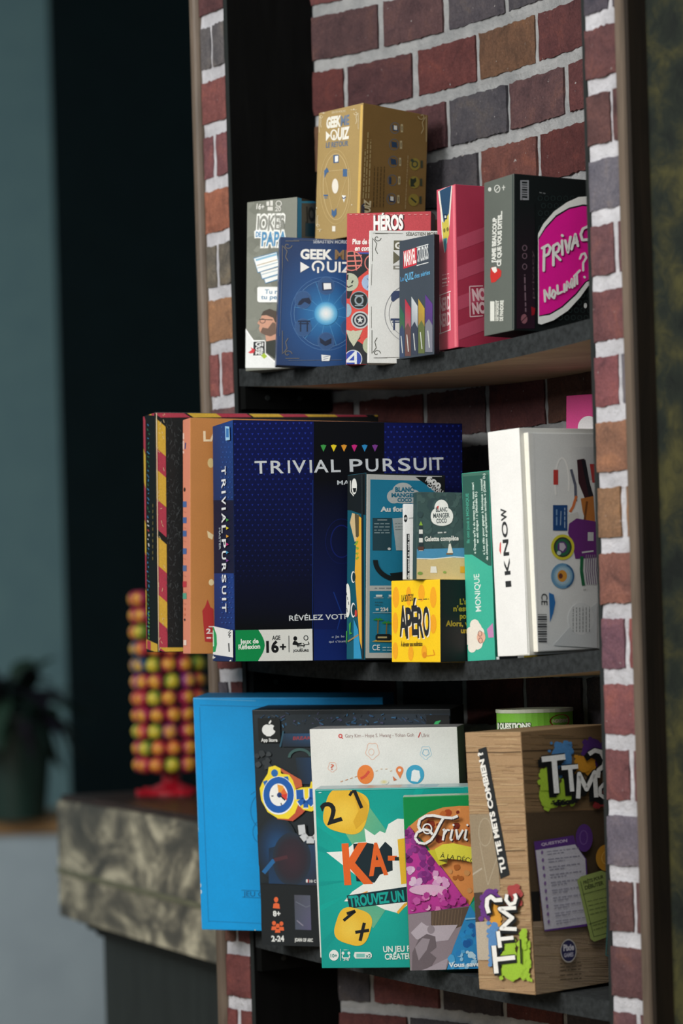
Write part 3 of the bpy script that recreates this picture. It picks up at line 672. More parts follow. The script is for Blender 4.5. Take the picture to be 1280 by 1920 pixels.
f.greek(985, 585, 983, 515, 4, '#7a6470', 4); f.circ(982, 598, 6, 9, '#8a5a64'); f.line([(977, 603), (987, 593)], 1.5, '#3a2028'); f.p([(995, 575), (1003, 578), (1001, 590), (996, 592)], '#8a1c26')
f.tx('privacy', 1001, 560, 1000, 470, 4, '#5a4850')
for j in range(17):
    for i in range(9):
        x, y = 1012+i*12+(j % 2)*6, 372+j*14; f.arc(x, y, 4, 4.6, .8, '#2c3a3a', n=8)
PK = [(1006, 439), (1016, 420), (1036, 397), (1060, 380), (1082, 370), (1110, 368), (1135, 374), (1135, 520), (1100, 537), (1085, 558), (1062, 583), (1035, 601), (1012, 609), (1006, 607)]
f.p(PK, '#eef0ee')
f.p([(1007, 447), (1020, 426), (1040, 404), (1064, 390), (1090, 384), (1120, 386), (1135, 390), (1135, 510), (1096, 530), (1078, 553), (1052, 577), (1028, 591), (1008, 594)], '#141a20')
f.p([(1007, 450), (1020, 430), (1040, 408), (1064, 393), (1090, 387), (1120, 389), (1135, 393), (1135, 505), (1094, 529), (1076, 551), (1050, 575), (1028, 588), (1008, 592)], '#ea1e9c')
def hand(f, strokes, w_, col):
    for s_ in strokes: f.line(s_, w_, col); [f.circ(x, y, w_/2, w_/2, col, 8) for x, y in s_]
def privacy(ox, oy, col, w_):
    S = [[(1016, 508), (1017, 465)], [(1013, 466), (1024, 460), (1029, 466), (1025, 477), (1016, 482)], [(1034, 498), (1034, 462), (1042, 457), (1046, 463), (1043, 472), (1036, 476), (1047, 488)],
         [(1051, 478), (1050, 452)], [(1056, 452), (1061, 474), (1066, 445)], [(1068, 468), (1075, 440), (1080, 462)], [(1070, 458), (1079, 454)], [(1097, 426), (1089, 430), (1085, 440), (1088, 451), (1098, 450)], [(1050, 442), (1051, 443)]]
    hand(f, [[(x+ox, y+oy) for x, y in s_] for s_ in S], w_, col)
privacy(2, 2, '#8a0f5c', 5); privacy(0, 0, '#f2f2f0', 5)
S = [[(1018, 566), (1017, 545), (1026, 560), (1027, 540)], [(1033, 545), (1030, 556), (1035, 560), (1038, 550), (1034, 545)], [(1041, 536), (1042, 552), (1050, 548)], [(1054, 548), (1054, 534)], [(1058, 545), (1059, 529), (1064, 540), (1068, 524), (1069, 540)], [(1073, 537), (1073, 522)], [(1078, 533), (1077, 514)], [(1072, 519), (1083, 508)],
     [(1083, 486), (1086, 478), (1092, 476), (1095, 484), (1089, 494), (1089, 508)], [(1091, 520), (1092, 521)], [(1104, 475), (1103, 500)], [(1103, 511), (1103, 512)]]
hand(f, S, 4.2, '#f2f2f0')
f.circ(1093, 574, 3, 5, '#c8ccca'); f.greek(1007, 362, 1018, 364, 3, '#6a6e70', 2)
b.done('black party game box with grey spine and pink speech bubble', M_GLOSS, group=G1)

# ================================================================ MIDDLE SHELF
b = Box('board_game_box', (289.5, 773), (296, 1223), 2.916, 17, right=712, dp=.056, base='#121414', cols={'T': '#8a8f92', 'L': '#0d1618', 'F': '#17191a'}, pitch=.25)
f = b.F
def check(f, a, b_, w_, n, ph, cols, seed):
    rnd = random.Random(seed)
    for i in range(n):
        t0, t1 = i/n, (i+1)/n; sk = .25/n
        P = lambda t, s_: (a[0]+(b_[0]-a[0])*t+w_[0]*s_, a[1]+(b_[1]-a[1])*t+w_[1]*s_)
        j = rnd.uniform(-.02, .02)
        f.p([P(t0+j, 0), P(min(t1+j, 1), 0), P(min(t1+sk+j, 1), 1), P(t0+sk+j, 1)], cols[(i+ph) % 2])
YR = ('#c9a53c', '#a83a4c')
check(f, (292, 776), (296, 1222), (18, 2), 8, 0, YR, 2); check(f, (292, 774), (740, 772), (0, 9), 8, 1, YR, 3); check(f, (300, 1214), (400, 1214), (0, 9), 2, 0, YR, 4)
rnd = random.Random(8); f.many(True)
for i in range(260):   # scuffed black paper
    x, y = rnd.uniform(312, 338), rnd.uniform(790, 1205); f.line([(x, y), (x+rnd.uniform(-5, 5), y+rnd.uniform(-9, 9))], .6, '#3a3e40' if rnd.random() < .6 else '#545a5c')
for i in range(40):
    x, y = rnd.uniform(292, 308), rnd.uniform(775, 1222); f.line([(x, y), (x+rnd.uniform(-4, 4), y+rnd.uniform(-7, 7))], .8, '#d8c89c')
f.many(False); f.line([(293, 774), (297, 1222)], 1.6, '#cfc4a6')
f = b.L
check(f, (268, 770), (271, 1212), (4.5, 0), 7, 1, YR, 5); f.p([(268, 768), (293, 772), (293, 780), (268, 777)], YR[1]); f.p([(276, 770), (284, 771), (284, 779), (276, 777)], YR[0]); f.p([(269, 1196), (296, 1208), (296, 1224), (269, 1214)], YR[0]); f.p([(276, 1200), (283, 1203), (283, 1220), (276, 1216)], YR[1])
rnd = random.Random(4)
for i in range(46):
    y = 795+i*8.6; f.line([(277+rnd.uniform(-1, 3), y), (279+rnd.uniform(-1, 3), y+rnd.uniform(2, 6))], 1.6, rnd.choice(['#3f7fa8', '#3f7fa8', '#2f6a52', '#3d6a90'] if not 20 < i < 27 else ['#d8dadc', '#b84048']))
for i in range(8): f.line([(280, 1145+i*7), (281, 1149+i*7)], 1.8, '#5f9a50')
for i in range(10): f.line([(288, 945+i*11), (288, 951+i*11)], 1, '#7a7040')
b.done('worn black board game box with red and yellow chequered edges', M_KRAFT, group=G2)

b = Box('board_game_box', (356, 783), (356.5, 1226), 2.879, 17, wd=.22, dp=.033, base='#b8784a', cols={'L': '#dc8d74', 'F': '#bf8046', 'T': '#c98f6a'})
f = b.L
f.greek(344, 812, 344, 850, 4, '#f0d0c4', 3); f.line([(348, 830), (347, 842)], 2, '#344a86'); f.circ(346, 918, 2, 4, '#3a2c2c')
for y, cl in ((945, '#4a6aa4'), (975, '#4a6aa4'), (1000, '#4a6aa4'), (1033, '#4a6aa4'), (1065, '#5a70a0'), (1095, '#c0404c'), (1117, '#5aa890'), ):
    f.rect(343, y-5, 350, y+6, cl); f.line([(344, y+14), (349, y+16)], 1.4, '#c47a68')
for y in (1142, 1152, 1162): f.circ(346.5, y, 1.5, 2.4, '#3a2e38' if y > 1160 else '#d07a60')
f.rect(344.5, 1200, 350, 1210, '#f0d8cc')
f = b.F
f.tx('LA', 382, 827, 412, 827, 18, '#f0d8b4', .03); f.circ(395, 868, 6, 9, '#d8c088'); f.p([(388, 995), (400, 1003), (398, 1012), (390, 1008)], '#e8d4a8'); f.circ(396, 1092, 5, 6, '#e8d4a8')
f.p([(379, 1145), (384, 1138), (389, 1124), (394, 1138), (400, 1142), (402, 1205), (384, 1203)], '#b43434'); f.tx('2.', 387, 1188, 398, 1188, 9, '#ece4e0', .03); f.greek(387, 1196, 400, 1196, 4, '#ece4e0')
f.greek(391, 1175, 400, 1175, 3, '#ece4e0')
b.done('orange board game box with pink spine between the black and blue boxes', group=G2)

# large blue quiz box
b = Box('board_game_box', (436.5, 787), (440.5, 1241), 2.785, 17, right=868.5, dp=.086, base='#0c1838', cols={'F': '#050a16', 'L': '#142a5e', 'T': '#1c2a4a'})
f = b.F
f.grad([(430, 780), (590, 780), (590, 1180), (430, 1180)], ['#0a1650', '#091450', '#03060c', '#03060a']); f.grad([(720, 780), (872, 780), (872, 1240), (720, 1240)], ['#091250', '#080f48', '#03060c', '#03060c'])
f.many(True, True)
for (x0, x1, y1) in ((440, 584, 1100), (722, 868, 960)):
    y, r = 795, 0
    while y < y1:
        x = x0+(r % 2)*5.5; 
        while x < x1:
            t = (y-790)/(y1-790); cc = tuple(a*(1-t)**.8+b_*t for a, b_ in zip(hx('#2236a0'), hx('#070c1c'))); yy = y-.014*(x-440)
            f.p([(x-2, yy-1.2), (x+2, yy-1.2), (x, yy+2.6)], cc); x += 11
        y += 9.5; r += 1
f.many(False, True)
f.grad([(588, 780), (720, 780), (720, 900), (588, 900)], ['#04060c', '#04060c', '#04060e', '#04060e']); f.grad([(588, 900), (720, 900), (720, 1240), (588, 1240)], ['#04060e', '#04060e', '#0c1c58', '#0c1c58'])
f.grad([(588, 1180), (650, 1180), (650, 1240), (588, 1240)], ['#0c2060', '#0a1c54', '#0d2466', '#0d2466'])
f.line([(586, 900), (586, 1180)], 1.6, '#0f2a6a'); f.arc(640, 1015, 20, 30, 2, '#101e62'); f.arc(640, 1015, 30, 42, 1.2, '#0c184e'); f.line([(625, 1110), (640, 1150), (632, 1180)], 2, '#14307a')
for i, cl in enumerate(('#3f9a4c', '#e8d22c', '#e09a34', '#cc2a80', '#2f8cc8', '#7a3c90')):
    x = 606+i*19.3; f.p([(x-5.5, 835), (x, 833.5), (x+5.5, 835), (x, 847)], cl)
for ch, x0, x1 in (('T', 478, 500), ('R', 508, 531), ('I', 540, 543.5), ('V', 549, 573), ('I', 581, 584.5), ('A', 589, 615), ('L', 621, 638), ('P', 656, 679), ('U', 686, 709), ('R', 718, 740), ('S', 747, 769), ('U', 776, 799), ('I', 805, 808.5), ('T', 811, 831)):
    f.tx(ch, x0, 888-.02*(x0-478), x1, 888-.02*(x1-478), 23, '#c8ced4', .012)
f.tx('MASTER', 632, 909, 690, 908, 8, '#c8d0d8', .01); f.tx('RÉVÉLEZ VOTRE', 542, 1164, 662, 1160, 9.5, '#d2d8de', .012)
f.p([(430, 1182), (585, 1179), (586, 1250), (430, 1250)], '#dcdedb')
f.p([(430, 1182), (484, 1181)]+[(484+12*math.sin(t*math.pi/8), 1181+(t/8)*57) for t in range(9)]+[(484, 1250), (430, 1250)], '#0f8a4c')
f.tx('Jeux de', 450, 1207, 484, 1206, 8.5, '#e6efe8', .03); f.tx('Réflexion', 447, 1217.5, 487, 1216, 8.5, '#e6efe8', .03)
f.tx('AGE', 510, 1200, 525, 1199.5, 7.5, '#23262a', .03); f.tx('16', 500, 1223, 521, 1222.5, 20, '#17191c', .045); f.tx('+', 525, 1220, 535, 1220, 14, '#17191c', .04)
f.line([(541, 1192), (541.5, 1223)], 1.3, '#34383a')
f.circ(553, 1197, 3.6, 4.2, '#17191c'); f.p([(548, 1206), (551, 1201), (556, 1203), (559, 1206), (565, 1205), (565, 1208), (557, 1210), (548, 1209)], '#17191c'); f.arc(573, 1196, 3.8, 4.2, 1.4, '#17191c'); f.line([(577, 1203), (579, 1208), (571, 1209), (567, 1206)], 1.5, '#17191c')
f.line([(556, 1211), (571, 1210.6)], 1.8, '#17191c'); f.line([(558, 1211), (558, 1214)], 1.3, '#17191c'); f.line([(569, 1211), (569, 1214)], 1.3, '#17191c'); f.tx('JOUEURS', 549, 1222, 578, 1221.6, 4, '#23262a', .03); f.tx('2+', 561, 1217.5, 567, 1217.5, 3.5, '#23262a')
f.tx('« Je le', 621, 1196, 645, 1195, 4, '#b8c0d0'); f.tx("qui c'était", 616, 1205, 648, 1204, 4, '#b8c0d0')
f = b.L
f.grad([(394, 780), (438, 784), (438, 940), (394, 940)], ['#1e3668', '#20488e', '#16376e', '#122c5a']); f.rect(394, 938, 440, 1078, '#101a36'); f.grad([(394, 1075), (438, 1075), (440, 1180), (396, 1180)], ['#142c60', '#1c4088', '#183878', '#142c60'])
f.line([(394, 782), (438, 786)], 4, '#93a4bc')
for j in range(40):
    for i in range(4):
        y = 800+j*9.4; 
        if not 932 < y < 1080: f.p([(414+i*7+(j % 2)*3, y), (417+i*7+(j % 2)*3, y), (415.5+i*7+(j % 2)*3, y+2.2)], '#3460ac')
for ch, y0, y1 in (('T', 876, 891), ('R', 900, 915), ('I', 922, 925), ('V', 932, 947), ('I', 953, 956), ('A', 963, 980), ('L', 986, 999), ('P', 1012, 1027), ('U', 1034, 1049), ('R', 1057, 1071), ('S', 1078, 1092), ('U', 1099, 1114), ('I', 1122, 1125), ('T', 1132, 1147)):
    f.tx(ch, 417.5+.007*(y0-876), y0, 417.5+.007*(y1-876), y1, 7.5, '#dfe4e8', .02); f.tx('MASTER', 413, 990, 413.5, 1031, 3, '#b8c4d0')
for i, cl in enumerate(('#4aa050', '#d8c830', '#d89a38', '#c03078', '#3890c0', '#7a4490')): f.p([(427, 972+i*15.2), (432, 975+i*15.2), (427, 978+i*15.2)], cl)
f.p([(425, 799), (433, 800), (434, 825), (426, 826)], '#9cc8e8'); f.p([(427, 803), (432, 804), (432, 820), (427, 820)], '#3a78b8')
f.p([(394, 1172), (440, 1182), (442, 1250), (396, 1236)], '#e4e6e6'); f.p([(396, 1173), (404, 1176), (409, 1190), (410, 1208), (407, 1222), (397, 1224)], '#179a5a'); f.line([(402, 1182), (403, 1212)], 3, '#c8e4d2')
f.tx('16+', 431, 1186, 432, 1198, 5, '#33373a', .04); f.line([(432, 1206), (433, 1222)], 2.4, '#4a4e50'); f.p([(396, 1226), (442, 1233), (442, 1250), (396, 1240)], '#23345e')
for x, y in ((398, 1231), (406, 1234), (436, 1238)): f.blobs([(x-3, y-4), (x+4, y-4), (x+4, y+3), (x-3, y+3)], 4, ['#dcdcd8'], 1, 2, int(x))
b.done('large dark blue board game box with blue dotted cover', M_MATT, group=G2)

# teal card game box
b = Box('card_game_box', (686, 886), (684, 1237), 2.758, 24, right=833.5, dp=.047, base='#10282e', cols={'L': '#0f5568', 'F': '#111a1c', 'T': '#1c2628'})
f = b.L
f.p([(644, 880), (692, 880), (692, 968), (672, 962), (658, 957), (644, 956)], '#131b1e'); f.circ(664, 912, 5, 15, '#dfe2de'); f.p([(661, 915), (668, 915), (667, 922), (663, 924)], '#101618'); f.line([(657, 901), (657, 922), (663, 930)], 1.6, '#dfe2de')
f.p([(660, 962), (672, 965), (672, 1012), (665, 1016), (656, 980)], '#cdb68a'); f.p([(665, 963), (674, 966), (673, 1010), (667, 1006)], '#5a5038')
f.p([(673, 968), (679, 972), (679, 1220), (674, 1200), (669, 1130), (665, 1075), (668, 1010), (673, 1005)], '#e2ac38'); f.blobs([(666, 1015), (672, 1015), (671, 1065), (667, 1065)], 14, ['#86a83a'], 1, 3, 4)
f.circ(663, 1082, 4, 11, '#e0e4e2'); f.circ(664, 1082, 3, 9, '#12343e'); f.circ(663, 1144, 4.5, 14, '#e0e4e2'); f.circ(664, 1144, 3.5, 11, '#12343e'); f.circ(668, 1150, 2, 7, '#c8443c')
f.circ(652.5, 1126, 5.5, 32, '#e6e8e2'); [f.line([(650+i*2, 1110+i*9), (651+i*2, 1116+i*9)], 1.2, '#3a4448') for i in range(3)]; f.line([(651, 1140), (652, 1148)], 1.2, '#3a4448')
f.p([(664, 1160), (672, 1180), (679, 1235), (664, 1235)], '#2f92c0'); f.line([(653, 1203), (664, 1196), (673, 1190)], 2.6, '#a08050'); f.p([(655, 1170), (659, 1166), (658, 1185), (662, 1188), (656, 1190)], '#3f9a44'); f.p([(645, 1188), (652, 1182), (652, 1200), (648, 1215)], '#3f9a44')
f.line([(679.5, 890), (681, 1235)], 3, '#20282a')
f = b.F
f.p([(684, 889), (828, 893), (828, 1234), (681, 1234)], '#b9bcba'); f.line([(686, 890), (683, 1232)], 6, '#d6d7d2')
f.p([(694, 899), (822, 902), (822, 1224), (692, 1224)], '#1c7a9c'); f.p([(692, 1098), (824, 1098), (824, 1108), (692, 1108)], '#b4b8b6'); f.greek(702, 1103, 745, 1103, 4, '#7c8488', 2)
f.p([(778, 894), (830, 894), (830, 934), (817, 922)], '#101618'); f.tx('600', 799, 899, 822, 917, 9, '#e8eae8', .06); f.tx('NOUVELLES', 797, 899.5+3, 838, 932, 5, '#d8dad8', .03); f.tx('CARTES', 800, 911, 825, 930, 5, '#d8dad8', .03)
for (x, y, rx, ry) in ((755, 922, 20, 17), (738, 931, 13, 13), (775, 931, 13, 13), (757, 935, 26, 9)): f.circ(x, y, rx, ry, '#b6bcbc')
f.tx('BLANC', 741, 922, 775, 922, 8, '#1c6a86', .05); f.tx('MANGER', 734, 932, 780, 932, 7, '#1c6a86', .05); f.tx('COCO', 745, 941, 771, 941, 7, '#1c6a86', .05)
f.tx('Au fond', 714, 959, 764, 959, 8.5, '#d8dcda', .05)
f.p([(698, 971), (734, 971), (733, 1032), (698, 1032)], '#23434e'); [f.greek(701, y, 730, y, 3, '#7f949a', y) for y in (982, 988, 994, 999)]; f.circ(729, 1029, 3, 2.4, '#c8cccc'); f.line([(707, 975), (725, 975)], 1, '#c8cccc')
f.p([(735, 972), (762, 970), (762, 1032), (742, 1032)], '#a6b2b4'); [f.greek(740, y, 760, y-1, 2.5, '#7c8a8c', y) for y in (982, 988, 993)]
f.arc(745, 1050, 42, 36, 9, '#101a1e', math.radians(70), math.radians(180)); f.p([(730, 1075), (756, 1072), (756, 1090), (735, 1085)], '#101a1e')
f.greek(704, 1117, 716, 1117, 6, '#d8dcda', 3); f.greek(728, 1117, 740, 1117, 6, '#d8dcda', 5); f.line([(700, 1121), (718, 1121)], 1, '#c0ccd0'); f.line([(726, 1121), (742, 1121)], 1, '#c0ccd0')
f.tx('= 234', 704, 1146, 727, 1146, 6.5, '#d8dcda', .04); f.line([(698, 1149), (735, 1149)], 1, '#c0ccd0'); f.greek(702, 1129, 716, 1129, 2, '#2a5c6c'); f.greek(702, 1134, 716, 1134, 2, '#2a5c6c')
for x, y in ((708, 1162), (724, 1168)):
    for a in (-160, -120, -60, -20, 200, 340): f.line([(x, y), (x+9*math.cos(math.radians(a)), y+6*math.sin(math.radians(a))+2)], 2.6, '#2c8a3c')
    f.line([(x, y), (x-1, y+26)], 2.4, '#7a6434')
f.p([(696, 1203), (706, 1199), (740, 1200), (740, 1204)], '#c8a240'); f.p([(703, 1192), (706, 1189), (730, 1189), (733, 1192), (733, 1198), (730, 1201), (706, 1201), (703, 1198)], '#131c20'); f.greek(707, 1195, 728, 1195, 5, '#b8a878', 4)
f.tx('CE', 697, 1219, 711, 1219, 10, '#dfe4e4', .01); f.greek(716, 1214, 735, 1214, 2.6, '#a8c4cc'); f.greek(716, 1219, 735, 1219, 2.6, '#a8c4cc')
b.done('teal card game box with dark spine and grey bordered front', group=G2)

# yellow aperitif box, white deck and seaside box on it
b = Box('card_game_box', (824.5, 1086), (825.5, 1242), 2.678, 38, left=733.5, wd=.045, base='#d8b020', cols={'L': '#f2c71c', 'F': '#14161a', 'T': '#d8b428', 'R': '#101214'})
f = b.L
for i, (x, y, rx, ry) in enumerate(((742, 1120, 6, 20), (766, 1118, 5, 18), (790, 1112, 6, 16), (812, 1120, 6, 20), (741, 1168, 5, 20), (741, 1220, 5, 16), (770, 1225, 5, 14), (812, 1170, 6, 18), (790, 1165, 5, 15), (768, 1180, 5, 15), (795, 1222, 5, 12))): f.circ(x, y, rx, ry, '#eca422')
f.circ(796, 1228, 4, 6, '#dc8a20'); f.line([(800, 1230), (815, 1228), (812, 1218)], 1.6, '#dc8a20')
f.tx("LA BOITE D'", 753, 1128, 775, 1126, 12, '#3a3420', .02); f.greek(784, 1124, 804, 1123, 3, '#6a5a28', 2)
for o, cl in ((1.8, '#f4ead2'), (0, '#23252a')):
    for ch, x0, x1, y0, hh in (('A', 751, 762, 1191, 54), ('P', 763, 772, 1195, 54), ('É', 774, 782, 1189, 52), ('R', 784, 793, 1194, 54), ('O', 795, 805, 1191, 52)):
        f.tx(ch, x0+o-.5, y0+o, x1+o+.5, y0+o-.5, hh*.98, cl, .035)
f.tx('À déguster sans modération', 752, 1212, 792, 1211, 8, '#4a3c18', .02)
f = b.F
for t, x0, y in (("L'apéro", 862, 1133), ("n'est pas", 850, 1146), ('pour', 862, 1160), ('Alors, vous', 836, 1174), ('un', 864, 1187)): f.tx(t, x0, y, x0+len(t)*5.4, y, 10, '#c8a82c', .03)
b.done('small yellow and black card box at the front of the middle shelf', group=G2)
b = Box('card_deck', (756, 945), (756, 1087), 2.729, 5, wd=.034, dp=.008, base='#dfe2e2', cols={'F': '#e6e9ea'})
f = b.F
f.circ(760, 972, 3.4, 7, '#1c2022'); f.tx('18', 758.4, 974, 761.8, 974, 4, '#e6e9ea', .04); f.greek(766, 972, 776, 971, 4, '#a8aeb0', 2)
f.rect(762, 1001, 767.5, 1086, '#23282a'); f.tx('dis quand tu vois un', 767, 1085, 767, 1003, 3.4, '#e6e9ea', .03); f.rect(773.5, 1059, 778, 1086, '#23282a'); f.tx('truc !', 777.6, 1085, 777.6, 1061, 3.2, '#e6e9ea', .03)
b.done('thin white card deck standing behind the seaside box', group=G2, cat='card deck')
b = Box('card_game_box', (781, 922), (779.5, 1087), 2.694, 10, wd=.058, dp=.018, base='#2c4848', cols={'F': '#37504f', 'T': '#3c5c66'})
f = b.F
f.blobs([(780, 922), (875, 920), (875, 1028), (780, 1028)], 60, ['#3c5655', '#344b4b', '#415a58', '#30474a'], 5, 14, 5)
f.p([(775, 1030), (880, 1027), (880, 1047), (775, 1048)], '#4a90b8'); f.p([(775, 1048), (800, 1049), (840, 1045), (880, 1047), (880, 1100), (775, 1100)], '#d2bc86'); f.line([(775, 1047), (810, 1048), (850, 1044), (880, 1046)], 1.6, '#e4ecec')
for (x, y, rx, ry) in ((827, 952, 13, 15), (820, 968, 13, 16), (836, 968, 13, 16), (828, 974, 20, 12)): f.circ(x, y, rx, ry, '#eef0ec')
f.tx('BLANC', 817, 960, 838, 959, 8, '#3a4a4c', .03); f.tx('MANGER', 812, 971, 842, 970, 8, '#3a4a4c', .03); f.tx('COCO', 818, 981, 837, 980, 8, '#3a4a4c', .03); f.p([(818, 950), (822, 948), (821, 956)], '#c8403c')
f.greek(820, 999, 836, 998, 4, '#c8ccc8', 2); f.tx('Galette complète', 796, 1015, 859, 1013, 8.5, '#e8eae4', .03)
for i in range(6): f.rect(785, 985+i*8, 792, 993+i*8, '#e0e2de' if i % 2 else '#23343a')
f.p([(785, 985), (788.5, 977), (792, 985)], '#8cb43c'); f.p([(783, 1025), (794, 1025), (794, 1032), (783, 1032)], '#5a3c34')
f.p([(841, 1020), (844, 1019), (849, 1037), (838, 1037)], '#e8e6dc'); f.rect(836, 1037, 848, 1040, '#8a6a48')
f.circ(787, 1075, 5, 3, '#7c9c48'); f.circ(833, 1073, 3, 2.5, '#8ca850'); f.rect(862, 1062, 872, 1074, '#dca82c'); f.p([(807, 1062), (817, 1062), (819, 1074), (806, 1074)], '#eceae2')
f.line([(781, 923), (866, 921)], 1, '#5a7884')
b.done('small dark green box with a seaside scene, standing on the yellow box', group=G2)

# green narrow box
b = Box('card_game_box', (916.5, 882), (928, 1241.5), 2.665, 38, left=870.5, wd=.09, base='#3aa88e', cols={'L': '#3fb39a', 'F': '#2a8a76', 'T': '#4c7064'})
f = b.L
f.p([(866, 884), (919, 880), (926, 1062), (915, 1060), (900, 1050), (885, 1040), (870, 1040)], '#2c5a50'); f.line([(867, 889), (918, 885)], 9, '#436e60')
f.tx('Ils ont joué à MONIQUE', 880, 1018, 878, 925, 5, '#48a08c', .02)
f.tx("« Depuis qu'il a du temps libre, mon mari", 892, 1038, 888, 905, 3.8, '#d4e4dc', .025); f.tx('en est dingue ! » (Michèle D.)', 897, 1018, 894, 922, 3.8, '#d4e4dc', .025)
f.tx('« Les clés pour gagner à Monique : mental', 909, 1040, 904, 898, 3.8, '#d4e4dc', .025); f.tx('de champion et préparation tactique. » (Didier D.)', 915, 1050, 909, 888, 3.8, '#d4e4dc', .025)
f.tx('MONIQUE', 902, 1146, 898, 1076, 10, '#e2f0ea', .01)
for (x, y, r) in ((890, 1172, 9), (882, 1185, 8), (881, 1200, 9), (885, 1214, 8), (895, 1206, 10), (899, 1186, 9), (894, 1178, 9), (890, 1195, 11)): f.circ(x, y, r, r*1.2, '#ece6da')
f.circ(902, 1195, 8, 11, '#e6b49c'); f.p([(913, 1180), (924, 1168), (926, 1195), (916, 1196)], '#c48ab8')
f.arc(900, 1188, 3.5, 5, 1.2, '#8a5a58'); f.arc(901, 1201, 3.5, 5, 1.2, '#8a5a58')
b.done('narrow turquoise and green box beside the big white box', group=G2)

# card lying under the white box
b = Box('card_pack', (935, 1231), (936, 1241), 2.66, 20, wd=.075, dp=.05, base='#23262a', cols={'F': '#1c2024', 'L': '#d8dcdc'})
f = b.F; f.rect(970, 1225, 982, 1245, '#e0e4e4'); f.rect(982, 1220, 1060, 1245, '#e0c22c')
b.done('flat pack with a yellow edge lying under the white box', group=G2, cat='card pack')

# white box with a tray
b = Box('lid', (972.5, 802), (992, 1229), 2.605, 36, left=923, wd=.125, base='#dedfdc', cols={'L': '#f0f0ee', 'F': '#d8d8d4', 'T': '#c4c6c6'})
root = empty('board_game_box', (0, 0, 0), 'tall white board game box at the right of the middle shelf', 'game box', G2); root.matrix_world = b.M
f = b.L
for ch, y0, y1 in (('I', 1098, 1091), ('K', 1076, 1049), ('N', 1040, 1012), ('O', 1006, 978), ('W', 975, 953)):
    f.tx(ch, 958-(1098-y0)*.065, y0, 958-(1098-y1)*.065, y1, 10, '#2c2e30', .03); f.p([(937, 1018), (939, 1016), (939, 1040), (936, 1032)], '#d8504a')
f.line([(974, 815), (990, 1225)], 1.6, '#a8a8a2'); f.line([(926, 1234), (992, 1227)], 2, '#c8c6bc')
b.done('', parent=root)
# the tray shows as a slab in front of the lid rim
w2, d2, hh = b.w, b.d, b.h
t = Box('tray', (972.5, 802), (992, 1229), 2.605, 36, left=923, wd=.125)
t.w, t.d, t.h = w2-.006, .007, hh-.008
t.M = b.M @ Matrix.Translation((0.002, -d2/2-.0037, .003)); t.Mi = t.M.inverted(); t.V, t.Fc, t.C = [], [], []
t.base = '#c9c6b8'; t.cols = {'F': '#e6e8e8', 'L': '#f0eee2', 'T': '#c6c8c8'}; t.body(.0012)
t.F = Face(t, Vector((-t.w/2, -t.d/2, 0)), Vector((1, 0, 0)), Vector((0, 0, 1)), Vector((0, -1, 0)), t.w, t.h)
f = t.F
f.grad([(980, 810), (1000, 810), (1010, 1225), (996, 1225)], ['#f2f0e8', '#e6e8e8', '#e6e8e8', '#f2f0e8'])
f.grad([(1068, 838), (1112, 838), (1112, 900), (1068, 900)], ['#e6e8e8', '#d4d6d8', '#b4b6bc', '#e6e8e8'])
f.arc(1053, 905, 13, 46, 3.5, '#f8f8f6', math.radians(150), math.radians(380)); f.rect(1037, 881, 1046, 909, '#c4403a')
f.p([(1081, 862), (1095, 860), (1100, 900), (1108, 930), (1096, 935), (1084, 905)], '#3a1c24'); f.p([(1089, 862), (1097, 862), (1105, 905), (1112, 930), (1104, 933)], '#1c1c24'); f.p([(1105, 870), (1115, 870), (1118, 905), (1110, 905)], '#b83c3a')
f.line([(1070, 880), (1078, 910), (1079, 940)], 5, '#5c6072'); f.line([(1080, 930), (1074, 950), (1068, 960)], 5, '#d87844'); f.p([(1088, 935), (1112, 930), (1115, 980), (1098, 980), (1092, 960)], '#c07838'); f.line([(1100, 940), (1095, 978)], 4, '#7a4a24'); f.p([(1064, 965), (1082, 960), (1086, 980), (1066, 982)], '#d4d4d0')
f.p([(1036, 947), (1063, 947), (1063, 995), (1036, 995)], '#204a82'); f.greek(1043, 985, 1043, 955, 4, '#7a9cc4', 3); f.greek(1058, 990, 1058, 952, 3, '#a8bcd4', 3); f.line([(1050, 985), (1051, 958)], 1.4, '#a8bcd4')
f.p([(1066, 982), (1080, 972), (1116, 978), (1118, 1045), (1078, 1048), (1072, 1020), (1064, 1000)], '#6a2c7a'); f.rect(1101, 998, 1112, 1014, '#ccced0'); f.line([(1090, 1036), (1112, 1033)], 3, '#d0d2d4')
for x, y, a, c_, d_ in ((1054, 1026, '#d8d03a', '#2c6a4a', '#5c3c7a'), (1054, 1080, '#6c9cc0', '#a8c4d4', '#d8983c')):
    f.circ(x, y, 22, 24, a); f.circ(x, y, 17, 19, '#3c3c34' if a == '#d8d03a' else '#8cb4cc'); f.circ(x, y, 14, 16, c_); f.circ(x-1, y, 9, 11, d_)
f.p([(1048, 1018), (1056, 1018), (1060, 1026), (1054, 1034), (1048, 1030)], '#c8c0d0'); f.circ(1047, 1037, 4, 4, '#c0d0cc'); f.circ(1050, 1080, 4, 5, '#6a3c30'); f.arc(1054, 1080, 20, 22, 2.4, '#35608c', -1.2, 1.2)
f.line([(1090, 1043), (1089, 1070), (1093, 1098)], 6, '#1f6a44')
for i in range(6): f.line([(1098+i*4, 1040), (1097+i*4, 1070), (1100+i*4, 1096)], 2, '#8c7c94')
f.circ(1094, 1103, 3, 3, '#e0e2e0')
f.tx('CE', 1014, 1113, 1014, 1134, 11, '#33363a', .01); f.p([(1028, 1111), (1037, 1115), (1040, 1130), (1036, 1150), (1030, 1167)], '#2f72b4')
for i in range(12): f.line([(1007, 1152+i*4.6), (1024, 1152+i*4.6)], 2.6 if i % 3 else 1.2, '#33363a' if i > 0 else '#707070')
